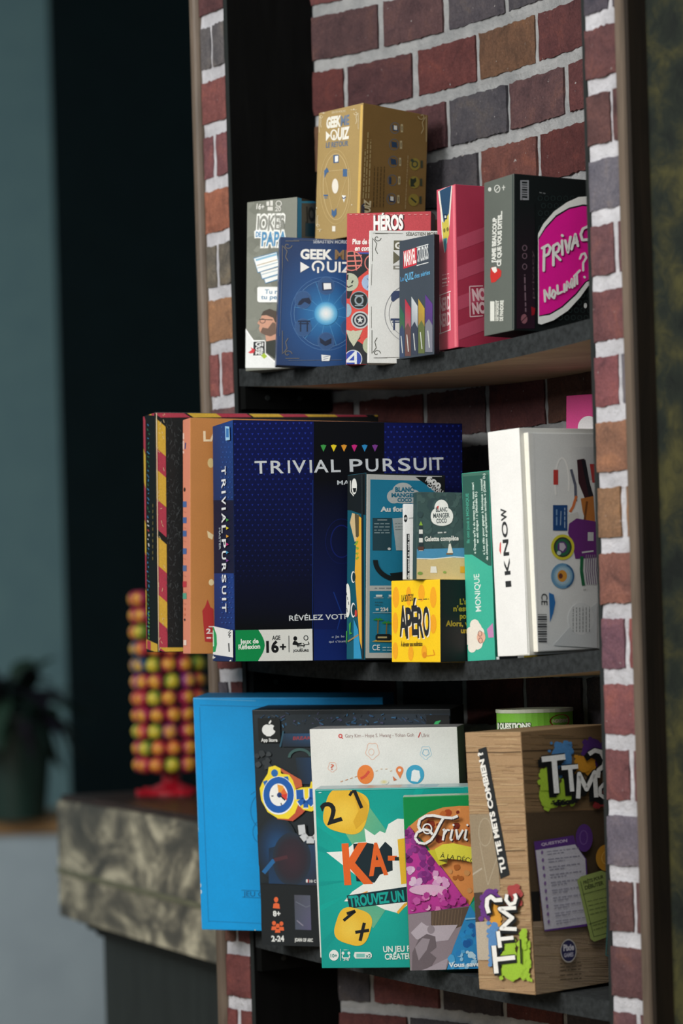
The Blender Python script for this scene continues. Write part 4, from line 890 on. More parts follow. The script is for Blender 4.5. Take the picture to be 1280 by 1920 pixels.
f.p([(1036, 1210), (1072, 1170), (1118, 1130), (1118, 1215)], '#d4d8da'); f.circ(1088, 1160, 24, 30, '#dfe2e3')
for i in range(6): f.greek(1073+i*6, 1185, 1073+i*6, 1138, 2.2, '#888a8c', i)
t.done('', parent=root); t.o.matrix_local = Matrix.Translation((0.002, -d2/2-.0037, .003))

b = Box('card_game_box', (1061, 742), (1058, 1240), 2.765, -42, wd=.06, dp=.012, base='#d43a84', cols={'F': '#e04590'})
b.F.circ(1103, 802, 20, 22, '#f0eef0', 30)
b.done('bright pink box with a white circle behind the white box', group=G2)

# ================================================================ BOTTOM SHELF
b = Box('board_game_box', (361.5, 1308), (378, 1743), 3.02, -16, right=724, dp=.05, pitch=5.0, base='#1679b4', cols={'F': '#0399e0', 'T': '#1d86bf', 'L': '#0f86c4'})
f = b.F
f.line([(374, 1326), (391, 1729)], 1.2, '#0c78b6'); f.line([(374, 1322), (720, 1332)], 1.2, '#0c78b6'); f.line([(391, 1727), (500, 1732)], 1.2, '#0c78b6')
f.arc(500, 1520, 30, 36, 1.2, '#0c6aa4', 2, 4.6); f.arc(492, 1560, 18, 22, 1.2, '#0c6aa4', 2, 5); f.line([(470, 1490), (478, 1484)], 1.2, '#0c6aa4')
f.line([(453, 1669), (500, 1671)], 1, '#0c5a90'); f.line([(454, 1682), (500, 1684)], 1, '#0c5a90'); f.tx('JEU CLASSIQUE', 456, 1680, 560, 1684, 9, '#0f4f80', 0)
f.line([(362, 1310), (372, 1560)], 1.4, '#7cc0e4'); f.line([(364, 1310), (480, 1314)], 1.2, '#5cb4e2'); f.circ(478, 1745, 1.6, 2, '#e8e4b0')
for x, y in ((371, 1555), (376, 1660), (377, 1672)): f.circ(x, y, 1.2, 4, '#cfe0ea', 8)
b.done('large plain bright blue box at the left of the bottom shelf', group=G3)

b = Box('board_game_box', (472, 1331), (492, 1772), 2.945, -20, right=853, dp=.048, pitch=4.6, base='#1c2226', cols={'F': '#1e262b', 'R': '#0d1012', 'T': '#1c2226'})
f = b.F
f.grad([(476, 1340), (860, 1338), (860, 1400), (480, 1400)], ['#283238', '#283440', '#1c2a3c', '#1c2428']); rnd = random.Random(3)
for i in range(110):
    x, y = rnd.uniform(480, 850), rnd.uniform(1338, 1362); f.line([(x, y), (x+rnd.uniform(-8, 10), y+rnd.uniform(-5, 6))], rnd.uniform(1, 3), rnd.choice(['#2c4058', '#2a5478', '#3c4650', '#484a6a', '#253038', '#3a6a90']))
f.grad([(530, 1375), (600, 1375), (600, 1400), (530, 1400)], ['#22384e', '#2a5a86', '#1c2c40', '#1a2430']); f.line([(532, 1370), (526, 1400)], 3, '#2c5468'); f.tx('BREAK', 550, 1387, 584, 1386, 6, '#9c3a3c', .02, shear=.2)
f.arc(563, 1420, 20, 15, 5, '#3a5a58', math.radians(180), math.radians(350)); f.grad([(555, 1420), (640, 1420), (640, 1470), (560, 1470)], ['#1c2c3a', '#1c4878', '#1a4a80', '#1c2428']); f.blobs([(480, 1412), (505, 1412), (510, 1440), (484, 1435)], 16, ['#33393d', '#3c4246'], 3, 7, 2)
f.glow(520, 1590, 40, 60, [(0, '#1f4f80'), (.6, '#1c3450'), (1, '#1e262b')]); f.grad([(505, 1590), (600, 1560), (600, 1660), (505, 1660)], ['#1c2c3e', '#26466a', '#2a2c34', '#1a3c60']); f.glow(548, 1610, 36, 50, [(0, '#3a2630'), (.7, '#2c2630'), (1, '#22303e')])
f.line([(495, 1636), (515, 1612)], 8, '#24649c'); f.line([(515, 1612), (540, 1606)], 7, '#4a2c34')
f.p([(484, 1346), (522, 1346), (526, 1350), (527, 1388), (523, 1392), (490, 1392), (486, 1388), (484, 1350)], '#141918')
f.circ(501, 1368, 8.5, 10, '#eef0ee'); f.circ(509, 1368, 8.5, 10, '#eef0ee'); f.p([(496, 1374), (514, 1374), (509, 1380), (501, 1380)], '#eef0ee'); f.circ(517.5, 1365, 4.2, 5, '#141918'); f.p([(505, 1358), (505, 1354), (509, 1349), (510, 1352), (508, 1356)], '#eef0ee')
f.tx('App Store', 491, 1390, 521, 1390, 6, '#e4e6e4', .03)
f.p([(520, 1438), (528, 1440), (566, 1462), (568, 1474), (552, 1480), (545, 1460)], '#c0603c'); f.p([(520, 1535), (550, 1539), (568, 1525), (574, 1518), (600, 1520), (600, 1500), (560, 1490)], '#b85038')
YC = [(503, 1450), (505, 1438), (517, 1435), (527, 1440), (528, 1450), (543, 1452), (550, 1462), (556, 1480), (566, 1476), (582, 1475), (584, 1465), (600, 1463), (600, 1514), (585, 1521), (570, 1518), (560, 1508), (554, 1524), (542, 1535), (522, 1534), (503, 1522), (491, 1500), (488, 1478), (494, 1464)]
f.p(YC, '#f0d838')
f.circ(516, 1449, 6.5, 7, '#2268b0'); f.p([(494, 1465), (502, 1462), (506, 1472), (498, 1474)], '#2268b0'); f.p([(533, 1456), (541, 1455), (543, 1463), (536, 1466)], '#2268b0')
f.circ(523.5, 1491, 30, 36, '#e8eef4'); f.circ(523.5, 1490, 28.5, 34, '#1d5cac'); f.circ(523.5, 1489.5, 17, 21, '#f2f2ee')
f.p([(524, 1490), (521, 1470), (532, 1473), (534, 1478)], '#eca23c'); f.p([(524, 1490), (534, 1477), (540, 1488)], '#e26c34'); f.p([(524, 1490), (540, 1488), (539, 1500)], '#d83c34'); f.circ(525, 1490, 4.5, 5, '#1c3c78'); f.line([(525, 1490), (536, 1500)], 2.6, '#23282c'); f.line([(510, 1492), (514, 1492)], 2, '#23282c'); f.line([(528, 1505), (529, 1509)], 2, '#23282c')
for cl, ww in (('#e8eef4', 17), ('#1d5cac', 13.5)): f.line([(563, 1480), (564, 1498), (570, 1507), (579, 1507), (588, 1498), (588, 1478)], ww, cl)
for cl, ww in (('#0e1214', 18), ('#c4c8cc', 13)): f.line([(566, 1546), (568, 1564), (576, 1574), (590, 1574), (598, 1564), (598, 1540)], ww, cl)
f.tx('10 C', 582, 1654, 594, 1654, 5, '#e0e2e2', .03); f.rect(575, 1648, 578, 1654, '#e0e2e2'); f.rect(578, 1648, 580, 1654, '#c03c3c'); f.tx('+10 EXTRA CARDS', 558, 1664, 620, 1666, 5, '#e0e2e2', .04); f.rect(546, 1660, 555, 1664, '#d8dadc')
f.p([(490, 1657), (600, 1662), (600, 1780), (492, 1780)], '#171d21'); f.line([(489, 1656), (600, 1661)], 2, '#101416')
f.circ(519, 1686, 4, 5, '#e2663a'); f.p([(513, 1702), (514, 1694), (519, 1692), (525, 1694), (526, 1703)], '#e2663a'); f.tx('8+', 514, 1717, 527, 1717, 9.5, '#dfe2e0', .04)
for x, y in ((515, 1734), (529, 1735), (522, 1739)): f.circ(x, y-4, 3.6, 4.2, '#e2663a'); f.p([(x-5, y+9), (x-4, y+2), (x+4, y+2), (x+5, y+9)], '#e2663a')
f.tx('2-24', 511, 1764, 534, 1764, 10, '#dfe2e0', .04); f.tx('JOAN OF ARC', 554, 1764, 588, 1765, 6, '#dfe2e0', .04)
f.grad([(553, 1677), (583, 1678), (585, 1743), (555, 1742)], ['#4a4c58', '#565c6c', '#5a5878', '#4c5464']); f.line([(556, 1690), (575, 1700), (583, 1697)], 1.4, '#6c7280'); f.line([(558, 1725), (570, 1735)], 2, '#8a8698')
f.p([(800, 1340), (855, 1340), (855, 1358), (800, 1358)], '#14181a'); f.p([(818, 1352), (828, 1350), (822, 1358), (814, 1358)], '#3cc470')
b.done('dark board game box with a stopwatch logo on its cover', M_CARD, group=G3)

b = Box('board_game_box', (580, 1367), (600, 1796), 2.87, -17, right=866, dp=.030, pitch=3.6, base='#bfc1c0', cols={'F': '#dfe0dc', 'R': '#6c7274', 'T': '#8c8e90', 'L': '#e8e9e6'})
f = b.F
f.arc(638, 1380, 3, 3, 2, '#c83c3a'); f.line([(640, 1383), (643, 1385)], 1.6, '#c83c3a'); f.tx('Gary Kim - Hope S. Hwang - Yohan Goh', 647, 1383, 776, 1381, 6.5, '#8a6a66', 0); f.line([(784, 1383), (788, 1373)], 2, '#b83a38'); f.tx('Ulric', 790, 1382, 805, 1382, 6.5, '#8a6a66', 0)
def cloud(f, cx, cy, rx, ry, col, w_):
    pts = [(cx+rx*(1+.1*math.sin(5*t))*math.cos(t), cy+ry*(1+.1*math.sin(5*t))*math.sin(t)) for t in [i*math.tau/30 for i in range(31)]]; f.line(pts, w_, col)
cloud(f, 698, 1408, 12, 15, '#e2b49c', 1); f.arc(696, 1410, 5, 6, .9, '#e2b49c'); cloud(f, 798, 1411, 10, 12, '#a8ccdc', 1); cloud(f, 798, 1411, 6, 6, '#8cbcd4', 1.4); cloud(f, 623, 1438, 8, 9, '#e6b8a4', .9); f.tx('?', 620, 1443, 626, 1443, 10, '#d06c54', .01)
f.circ(685, 1452, 15.5, 18, '#e8823c'); f.line([(676, 1460), (684, 1456), (692, 1446)], 5, '#d8503c')
f.circ(749, 1444, 7, 7.5, '#e2824a'); f.p([(742.5, 1447), (755.5, 1447), (750, 1460)], '#e2824a'); f.circ(749, 1444, 3, 3, '#e6e6e2')
f.circ(778, 1452, 17, 18, '#3ba0c4'); f.p([(772, 1446), (776, 1443), (786, 1445), (788, 1458), (783, 1466), (770, 1464)], '#e8ecec')
for i in range(4): f.line([(638+i*9, 1466-i*3), (643+i*9, 1464-i*3)], 1.4, '#d09a74'); f.line([(704+i*9, 1446-(4 if 0 < i < 3 else 0)), (708+i*9, 1444.5-(3 if 0 < i < 3 else 0))], 1.2, '#d8b48c')
f.p([(736, 1455), (744, 1462), (738, 1464)], '#d0764c'); f.glow(720, 1466, 9, 5, [(0, '#d8c878'), (1, '#dfe0dc')], 12)
f.rect(877, 1352, 890, 1358, '#c04040')
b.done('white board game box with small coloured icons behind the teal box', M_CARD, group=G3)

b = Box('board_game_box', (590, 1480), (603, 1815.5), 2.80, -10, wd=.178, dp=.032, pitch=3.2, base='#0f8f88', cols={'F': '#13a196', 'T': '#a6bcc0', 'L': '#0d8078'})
f = b.F
f.glow(720, 1640, 210, 240, [(0, '#1cb0a2'), (.5, '#15a398'), (1, '#0f978e')])
for i, a in enumerate((200, 216, 232, 250, 128, 150, 170, 290, 310)):
    t = math.radians(a); t2 = math.radians(a+6); f.p([(720+60*math.cos(t), 1640+60*math.sin(t)), (720+260*math.cos(t), 1640+260*math.sin(t)), (720+260*math.cos(t2), 1640+260*math.sin(t2))], '#12a89c' if i % 2 else '#0f9890')
f.grad([(640, 1550), (690, 1510), (770, 1620), (700, 1650)], ['#7cba88', '#6cb68c', '#2aa898', '#24a898']); f.grad([(650, 1710), (700, 1740), (760, 1650), (700, 1630)], ['#6cb088', '#6cb28c', '#2aa898', '#24a898'])
WB = [(683, 1553), (702, 1566), (712, 1558), (722, 1562), (728, 1545), (745, 1535), (765, 1536), (790, 1545), (800, 1700), (772, 1690), (745, 1712), (720, 1705), (690, 1690), (645, 1690), (660, 1672), (685, 1655), (640, 1620), (612, 1598), (645, 1596), (665, 1580), (686, 1578)]
f.p(WB, '#eef0ec'); f.line([(745, 1712), (760, 1695), (775, 1690)], 5, '#eeb03c'); f.p([(648, 1686), (690, 1670), (680, 1692)], '#e8963c')
f.p([(662, 1582), (684, 1580), (700, 1582), (704, 1600), (722, 1578), (735, 1590), (736, 1632), (712, 1640), (702, 1655), (668, 1652)], '#1c2c34')
def blk(ch, x0, y0, x1, hh, col): f.tx(ch, x0, y0, x1, y0-2, hh, col, .035)
blk('K', 648, 1656, 693, 71, '#e4662c'); blk('A', 694, 1640, 725, 56, '#e4662c'); f.line([(727, 1609), (744, 1609)], 9, '#e4662c'); f.line([(740, 1610), (750, 1610)], 7, '#1c2c34'); f.p([(745, 1574), (765, 1570), (770, 1655), (752, 1658)], '#ecbc34')
f.p([(650, 1679), (765, 1662), (770, 1690), (655, 1703)], '#14323c'); f.tx('TROUVEZ UN MOT', 656, 1700, 800, 1684, 19, '#18a49a', .04)
def die(cx, cy, rx, ry, rot):
    pts = []
    for i in range(40):
        t = math.tau*i/40; c_, s_ = math.cos(t), math.sin(t); x = rx*abs(c_)**.62*(1 if c_ > 0 else -1); y = ry*abs(s_)**.62*(1 if s_ > 0 else -1)
        pts.append((cx+x*math.cos(rot)-y*math.sin(rot), cy+x*math.sin(rot)+y*math.cos(rot)))
    f.p(pts, '#eabc3c'); f.glow(cx-5, cy+4, rx*.8, ry*.8, [(0, '#f0cc50'), (.6, '#eec448'), (1, '#eabc3c')])
die(649, 1521, 41, 41, .25); f.p([(655, 1482), (672, 1485), (690, 1510), (688, 1535), (668, 1555), (662, 1540), (672, 1520), (664, 1495)], '#dcab34')
f.tx('2', 615, 1546, 641, 1538, 40, '#1c2024', .02, shear=-.1); f.line([(655, 1492), (660, 1484), (667, 1483)], 5, '#1c2024'); f.line([(664, 1482), (678, 1515)], 6.5, '#1c2024')
die(662, 1737, 33, 34, .3); f.line([(650, 1713), (666, 1708), (644, 1726)], 5.5, '#1c2024'); f.line([(666, 1748), (692, 1744)], 6, '#1c2024'); f.line([(683, 1730), (675, 1764)], 6, '#1c2024')
f.circ(626, 1791, 9, 10, '#e8eae8'); f.tx('10+', 620, 1795, 632, 1795, 6.5, '#14817a', .03); f.line([(638, 1779), (638.5, 1801)], 1, '#c8dcd8')
f.circ(643, 1787, 2.6, 3, '#e0e8e4'); f.circ(654, 1787, 2.6, 3, '#e0e8e4'); f.line([(642, 1791), (642, 1796), (655, 1796), (655, 1791)], 2.2, '#e0e8e4'); f.tx('3-6', 644, 1801, 654, 1801, 5, '#e0e8e4', .02); f.greek(644, 1781, 653, 1781, 2, '#c0dcd8')
f.p([(665, 1785), (694, 1785), (697, 1789), (697, 1794), (694, 1797), (666, 1797), (663, 1792)], '#dfe6e2'); f.rect(668, 1788, 684, 1795, '#7cc0b8'); f.tx('x2', 686, 1795, 695, 1795, 6, '#14817a', .03)
f.tx('UN JEU FAIT', 719, 1785, 788, 1783, 10.5, '#dcebe6', .03); f.tx('CRÉATEURS', 722, 1799, 786, 1797, 10.5, '#dcebe6', .03)
f.line([(592, 1482), (870, 1476)], 1.2, '#7cccc8'); f.circ(600, 1486, 3, 1, '#a8d8d8')
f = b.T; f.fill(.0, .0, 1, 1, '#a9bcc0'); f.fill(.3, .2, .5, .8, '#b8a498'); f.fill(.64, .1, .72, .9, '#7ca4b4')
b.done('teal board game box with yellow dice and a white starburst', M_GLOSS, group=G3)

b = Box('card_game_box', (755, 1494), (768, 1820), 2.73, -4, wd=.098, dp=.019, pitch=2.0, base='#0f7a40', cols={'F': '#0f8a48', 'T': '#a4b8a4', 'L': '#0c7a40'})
f = b.F
EL_ = [(755+4, 1560), (766, 1550), (785, 1534), (805, 1522), (830, 1514), (860, 1511), (900, 1511), (900, 1705), (876, 1696), (880, 1700)]
f.p([(757, 1562), (766, 1550), (785, 1534), (805, 1522), (830, 1514), (860, 1511), (905, 1511), (905, 1640), (893, 1670), (880, 1698), (838, 1640), (800, 1585), (767, 1548)], '#d48a4c')
f.blobs([(800, 1525), (890, 1515), (890, 1580), (810, 1575)], 26, ['#a84a24', '#8a3420', '#c06a34', '#e09a58', '#7a2c1c'], 3, 10, 4)
f.blobs([(840, 1625), (890, 1620), (890, 1680), (850, 1650)], 12, ['#dca870', '#e4b684', '#a8602c', '#c89058'], 3, 8, 6)
f.p([(757, 1561), (767, 1549), (800, 1592), (838, 1640), (880, 1698), (764, 1714)], '#b83a94')
f.blobs([(760, 1560), (770, 1556), (812, 1610), (815, 1640), (800, 1655), (785, 1650), (760, 1600)], 70, ['#7c2a7a', '#6a2068', '#8a3888', '#943c8c', '#75286e'], 4, 8, 9)
f.blobs([(762, 1605), (775, 1625), (790, 1660), (766, 1655)], 18, ['#dcc0d8', '#c89cc8', '#d4acd0'], 4, 8, 3); f.blobs([(812, 1628), (840, 1650), (850, 1668), (812, 1655)], 16, ['#e2c2d8', '#d49cc8', '#dcb0d0'], 4, 8, 5)
f.circ(803, 1668, 36, 10, '#d8b0cc'); f.blobs([(768, 1680), (830, 1668), (830, 1705), (768, 1710)], 30, ['#d074b0', '#c05aa4', '#e0a8cc', '#ac3a8c'], 4, 9, 7); f.blobs([(830, 1668), (860, 1675), (876, 1695), (830, 1700)], 14, ['#a02c84', '#7a2868', '#b43c94'], 4, 8, 8)
f.p([(764, 1714), (880, 1698), (870, 1730), (850, 1775), (834, 1825), (767, 1825)], '#8c8088'); f.p([(808, 1708), (880, 1699), (866, 1735), (850, 1742), (808, 1735)], '#5c4c40'); [f.line([(812+i*6, 1709-i*.6), (811+i*5.6, 1735)], 1.4, '#74604e') for i in range(10)]
# generic grey stone figure group, an abstract seated shape
f.p([(770, 1748), (790, 1728), (800, 1735), (858, 1733), (840, 1762), (815, 1765), (780, 1760)], '#b4aab4'); f.p([(772, 1825), (773, 1785), (785, 1760), (800, 1750), (816, 1755), (818, 1775), (806, 1785), (818, 1795), (800, 1825)], '#6c6268'); f.p([(778, 1775), (792, 1758), (806, 1760), (800, 1780), (785, 1800)], '#968c94'); f.circ(808, 1742, 7, 8, '#8e848c')
f.p([(768, 1825), (800, 1815), (840, 1795), (834, 1825)], '#a49aa4')
f.p([(880, 1698), (905, 1670), (905, 1830), (834, 1830), (850, 1775)], '#2c86c0'); f.blobs([(870, 1740), (895, 1730), (895, 1770), (858, 1770)], 20, ['#1c5ca0', '#1a6cb0', '#2a8ccc'], 4, 9, 3); f.blobs([(845, 1785), (895, 1780), (895, 1815), (842, 1815)], 26, ['#8cc0e0', '#4aa0d4', '#2a80c0', '#b4d4e4'], 3, 8, 4); f.p([(882, 1697), (905, 1672), (905, 1700), (890, 1710)], '#2a9a7c')
f.line([(872, 1722), (900, 1720)], 3, '#7cb8dc')
f.tx('Vous savez', 842, 1812, 905, 1810, 8, '#dce8ee', .04)
def swash(ox, oy, cl, ww):
    o = lambda P: [(x+ox, y+oy) for x, y in P]
    f.line(o([(858, 1529), (848, 1533), (832, 1532), (812, 1528), (798, 1529), (787, 1536), (784, 1548), (788, 1556)]), ww, cl)
    f.line(o([(831, 1533), (824, 1545), (816, 1562), (808, 1574), (797, 1581), (784, 1579), (778, 1570), (782, 1560), (794, 1554), (805, 1556), (811, 1564)]), ww*.95, cl)
    f.arc(801+ox, 1553+oy, 8, 9, ww*.5, cl)
    f.line(o([(830, 1556), (834, 1554), (830, 1575)]), ww*.8, cl); f.line(o([(831, 1566), (838, 1555), (843, 1556)]), ww*.7, cl)
    f.line(o([(848, 1554), (844, 1572), (848, 1575)]), ww*.8, cl); f.circ(850+ox, 1546+oy, 2, 2, cl)
    f.line(o([(855, 1554), (858, 1573), (868, 1555)]), ww*.8, cl); f.line(o([(874, 1554), (871, 1572), (876, 1574)]), ww*.8, cl); f.circ(876+ox, 1546+oy, 2, 2, cl)
swash(2, 2, '#3a2420', 5.6); swash(0, 0, '#f0f0ee', 5)
f.p([(815, 1591), (830, 1582), (850, 1580), (895, 1590), (895, 1620), (870, 1612), (840, 1609), (820, 1612)], '#dcd648'); f.p([(802, 1594), (815, 1592), (822, 1612), (839, 1617), (823, 1622), (812, 1607)], '#c8c034'); f.p([(824, 1612), (840, 1609), (838, 1617)], '#5a5420')
f.tx('À LA DÉCOUVERTE', 825, 1607, 935, 1625, 8.5, '#3c3a24', .005)
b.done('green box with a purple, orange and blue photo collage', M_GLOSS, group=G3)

b = Box('board_game_box', (975.5, 1372), (1003.5, 1866), 2.565, 38, left=884.5, wd=.115, base='#6e5a44', cols={'L': '#a88a68', 'F': '#7c6448', 'T': '#8a7254'})
def planks(f, x0, x1, y0, y1, cols, seed, n):
    rnd = random.Random(seed); f.many(True)
    for i in range(n):
        y = rnd.uniform(y0, y1); x = rnd.uniform(x0-20, x1); l_ = rnd.uniform(20, 90)
        f.line([(x, y), (x+l_*.5, y+rnd.uniform(-2, 2)), (x+l_, y+rnd.uniform(-1, 1))], rnd.uniform(.8, 2.6), rnd.choice(cols))
    f.many(False)
f = b.L
planks(f, 868, 1003, 1376, 1866, ['#b2956f', '#9c7e5c', '#b89c78', '#94775a', '#ac8e6c'], 4, 330)
for y in (1411, 1596): f.line([(868, y), (905, y-1), (940, y), (985, y-2)], 1.6, '#4c3c2c')
f.p([(880, 1527), (930, 1526), (938, 1670), (888, 1674)], '#988870'); f.arc(910, 1560, 12, 26, 1.2, '#b0a48e'); f.line([(900, 1580), (915, 1660), (935, 1600)], 1.2, '#b0a48e'); f.line([(886, 1640), (904, 1628)], 3, '#b4a896')
f.p([(889, 1674), (905, 1673), (908, 1728), (892, 1729)], '#4c4038'); f.p([(892, 1729), (920, 1727), (925, 1800), (896, 1800)], '#b8ac9a')
f.p([(897, 1405), (912, 1400), (956, 1640), (939, 1648)], '#272a2c'); f.tx('TU TE METS COMBIEN ?', 949, 1633, 905, 1410, 9, '#eceae4', .05)
for cx, cy, rx, ry, cl in ((918, 1693, 16, 30, '#6c3c88'), (932, 1718, 10, 30, '#d89a3c'), (928, 1770, 11, 40, '#5c8cc0'), (968, 1680, 11, 18, '#a84848'), (985, 1800, 14, 40, '#9cc23c'), (965, 1815, 22, 25, '#9cc23c'), (960, 1775, 9, 16, '#9cc23c'), (985, 1760, 5, 18, '#9cc23c')):
    f.blobs([(cx-rx, cy-ry), (cx+rx, cy-ry), (cx+rx, cy+ry), (cx-rx, cy+ry)], 36, [cl], 3, 7, int(cx)); f.circ(cx, cy, rx*.9, ry*.9, cl)
def strokes(f, SS, off_, w_, col):
    for k_, q_ in SS:
        f.line([(x+off_[0], y+off_[1]) for x, y in q_], w_*k_, col)
        for x, y in q_[1:-1]: f.circ(x+off_[0], y+off_[1], w_*k_/2, w_*k_/2, col, 10)
SL = [(1, [(932, 1772), (937, 1824)]), (1, [(935, 1798), (972, 1794)]), (.85, [(940, 1745), (944, 1776)]), (.85, [(942, 1760), (969, 1757)]), (.85, [(975, 1741), (946, 1740), (967, 1720), (943, 1703), (974, 1701)]),
      (.75, [(957, 1676), (955, 1686), (962, 1695), (971, 1692), (974, 1682), (971, 1675)]), (.9, [(923, 1711), (919, 1698), (920, 1685), (927, 1680), (935, 1687), (948, 1686)])]
for o_, k_, cl in (((2, 4), 12.5, '#1e2022'), ((0, 0), 12, '#1e2022'), ((0, 0), 8.5, '#f2f1ec')): strokes(f, SL, o_, k_, cl)
f.line([(982, 1760), (984, 1806)], 3, '#2a3020')
f = b.F
planks(f, 978, 1145, 1376, 1866, ['#86694a', '#6c563e', '#8e7254', '#62503a', '#7c6446'], 6, 340)
for y in (1408, 1600): f.line([(976, y), (1040, y-2), (1145, y-6)], 2, '#3a2e22')
f.p([(984, 1524), (1140, 1518), (1140, 1680), (993, 1680)], '#4e4030'); f.p([(994, 1672), (1010, 1671), (1013, 1728), (998, 1729)], '#1c1a18')
f.p([(998, 1728), (1150, 1718), (1150, 1870), (1003, 1870)], '#94806a'); planks(f, 1000, 1145, 1730, 1866, ['#9a866c', '#8a765e', '#a08c74'], 9, 130)
for cx, cy, rx, ry, cl in ((1050, 1425, 22, 32, '#5088c0'), (1108, 1410, 22, 28, '#54307a'), (1092, 1434, 16, 16, '#d0922c'), (1030, 1490, 26, 28, '#a4c63c'), (1055, 1485, 16, 24, '#a4c63c'), (1017, 1460, 5, 18, '#a4c63c'), (1125, 1500, 14, 14, '#8a2c30')):
    f.blobs([(cx-rx, cy-ry), (cx+rx, cy-ry), (cx+rx, cy+ry), (cx-rx, cy+ry)], 40, [cl], 3, 8, int(cx)); f.circ(cx, cy, rx*.9, ry*.9, cl)
SF = [(1.15, [(1009, 1424), (1053, 1419)]), (1.1, [(1032, 1424), (1037, 1487)]), (.9, [(1046, 1440), (1077, 1437)]), (.9, [(1062, 1440), (1066, 1484)]), (.9, [(1077, 1497), (1079, 1451), (1093, 1480), (1108, 1448), (1111, 1495)]),
      (.7, [(1136, 1470), (1126, 1469), (1118, 1478), (1118, 1490), (1127, 1496), (1136, 1494)]), (.9, [(1097, 1414), (1108, 1407), (1120, 1410), (1127, 1424), (1125, 1436), (1115, 1444), (1114, 1458)])]
for o_, k_, cl in (((-6, 8), 13, '#15181a'), ((-3, 4), 13, '#15181a'), ((0, 0), 13, '#15181a'), ((0, 0), 9, '#f2f4f4')): strokes(f, SF, o_, k_, cl)
f.tx('édition', 1027, 1511, 1068, 1506, 9, '#15181a', .1)
f.p([(994, 1578), (1068, 1566), (1075, 1588), (1092, 1610), (1101, 1735), (1014, 1746)], '#54307a'); f.p([(997, 1594), (1071, 1583), (1090, 1610), (1097, 1731), (1014, 1743)], '#c2c0cc')
f.circ(1088, 1571, 16, 26, '#54307a'); f.arc(1087, 1570, 7, 13, 1.2, '#7a5a9c'); f.tx('QUESTION', 1008, 1586, 1056, 1578, 5, '#d4c4dc', .02)
for i in range(10):
    y = 1597+i*14.4; f.greek(1018+i*1.7, y, 1078+i*1.2, y-7, 2.8, '#8c8a9c', i); f.greek(1019+i*1.7, y+5, 1050+i*1.2, y+1, 2.8, '#8c8a9c', i+30); f.circ(1009+i*1.2, y+1, 2.2, 4, '#7a5c94', 8)
f.circ(1128, 1608, 20, 25, '#c08a2c'); f.arc(1128, 1608, 9, 12, 1.6, '#dcae54')
f.p([(1073, 1650), (1080, 1643), (1118, 1632), (1140, 1640), (1140, 1752), (1105, 1765), (1098, 1760)], '#96a860'); f.line([(1079, 1652), (1104, 1756), (1140, 1746)], 1.3, '#4c5c34'); f.tx('PRÊTS POUR', 1085, 1658, 1122, 1646, 6, '#4a5430', .04); f.tx('DÉBUTER', 1088, 1668, 1122, 1658, 7, '#4a5430', .04)
for y in (1690, 1698, 1706, 1714, 1735, 1743): f.greek(1092+(y-1690)*.2, y, 1135, y-10, 2.4, '#6a7848', y)
for y in (1676, 1732): f.line([(1083+(y-1676)*.2, y), (1138, y-14)], 1, '#55643a')
f.circ(1056, 1782, 15, 22, '#b8b4ae'); f.circ(1056, 1782, 13.5, 20, '#2c2c50'); f.tx('Pixie', 1047, 1782, 1066, 1780, 11, '#c8c6d0', .04); f.tx('GAMES', 1048, 1794, 1065, 1792, 7, '#b0aec0', .04)
for i, y in enumerate((1806, 1813, 1819, 1828, 1836)): f.greek(1040, y, 1080, y-3, 3, '#4a4034', i)
f.line([(1130, 1700), (1126, 1790), (1140, 1795)], 3, '#5a8c8c')
b.done('tall wood-patterned board game box at the right of the bottom shelf', M_KRAFT, group=G3)
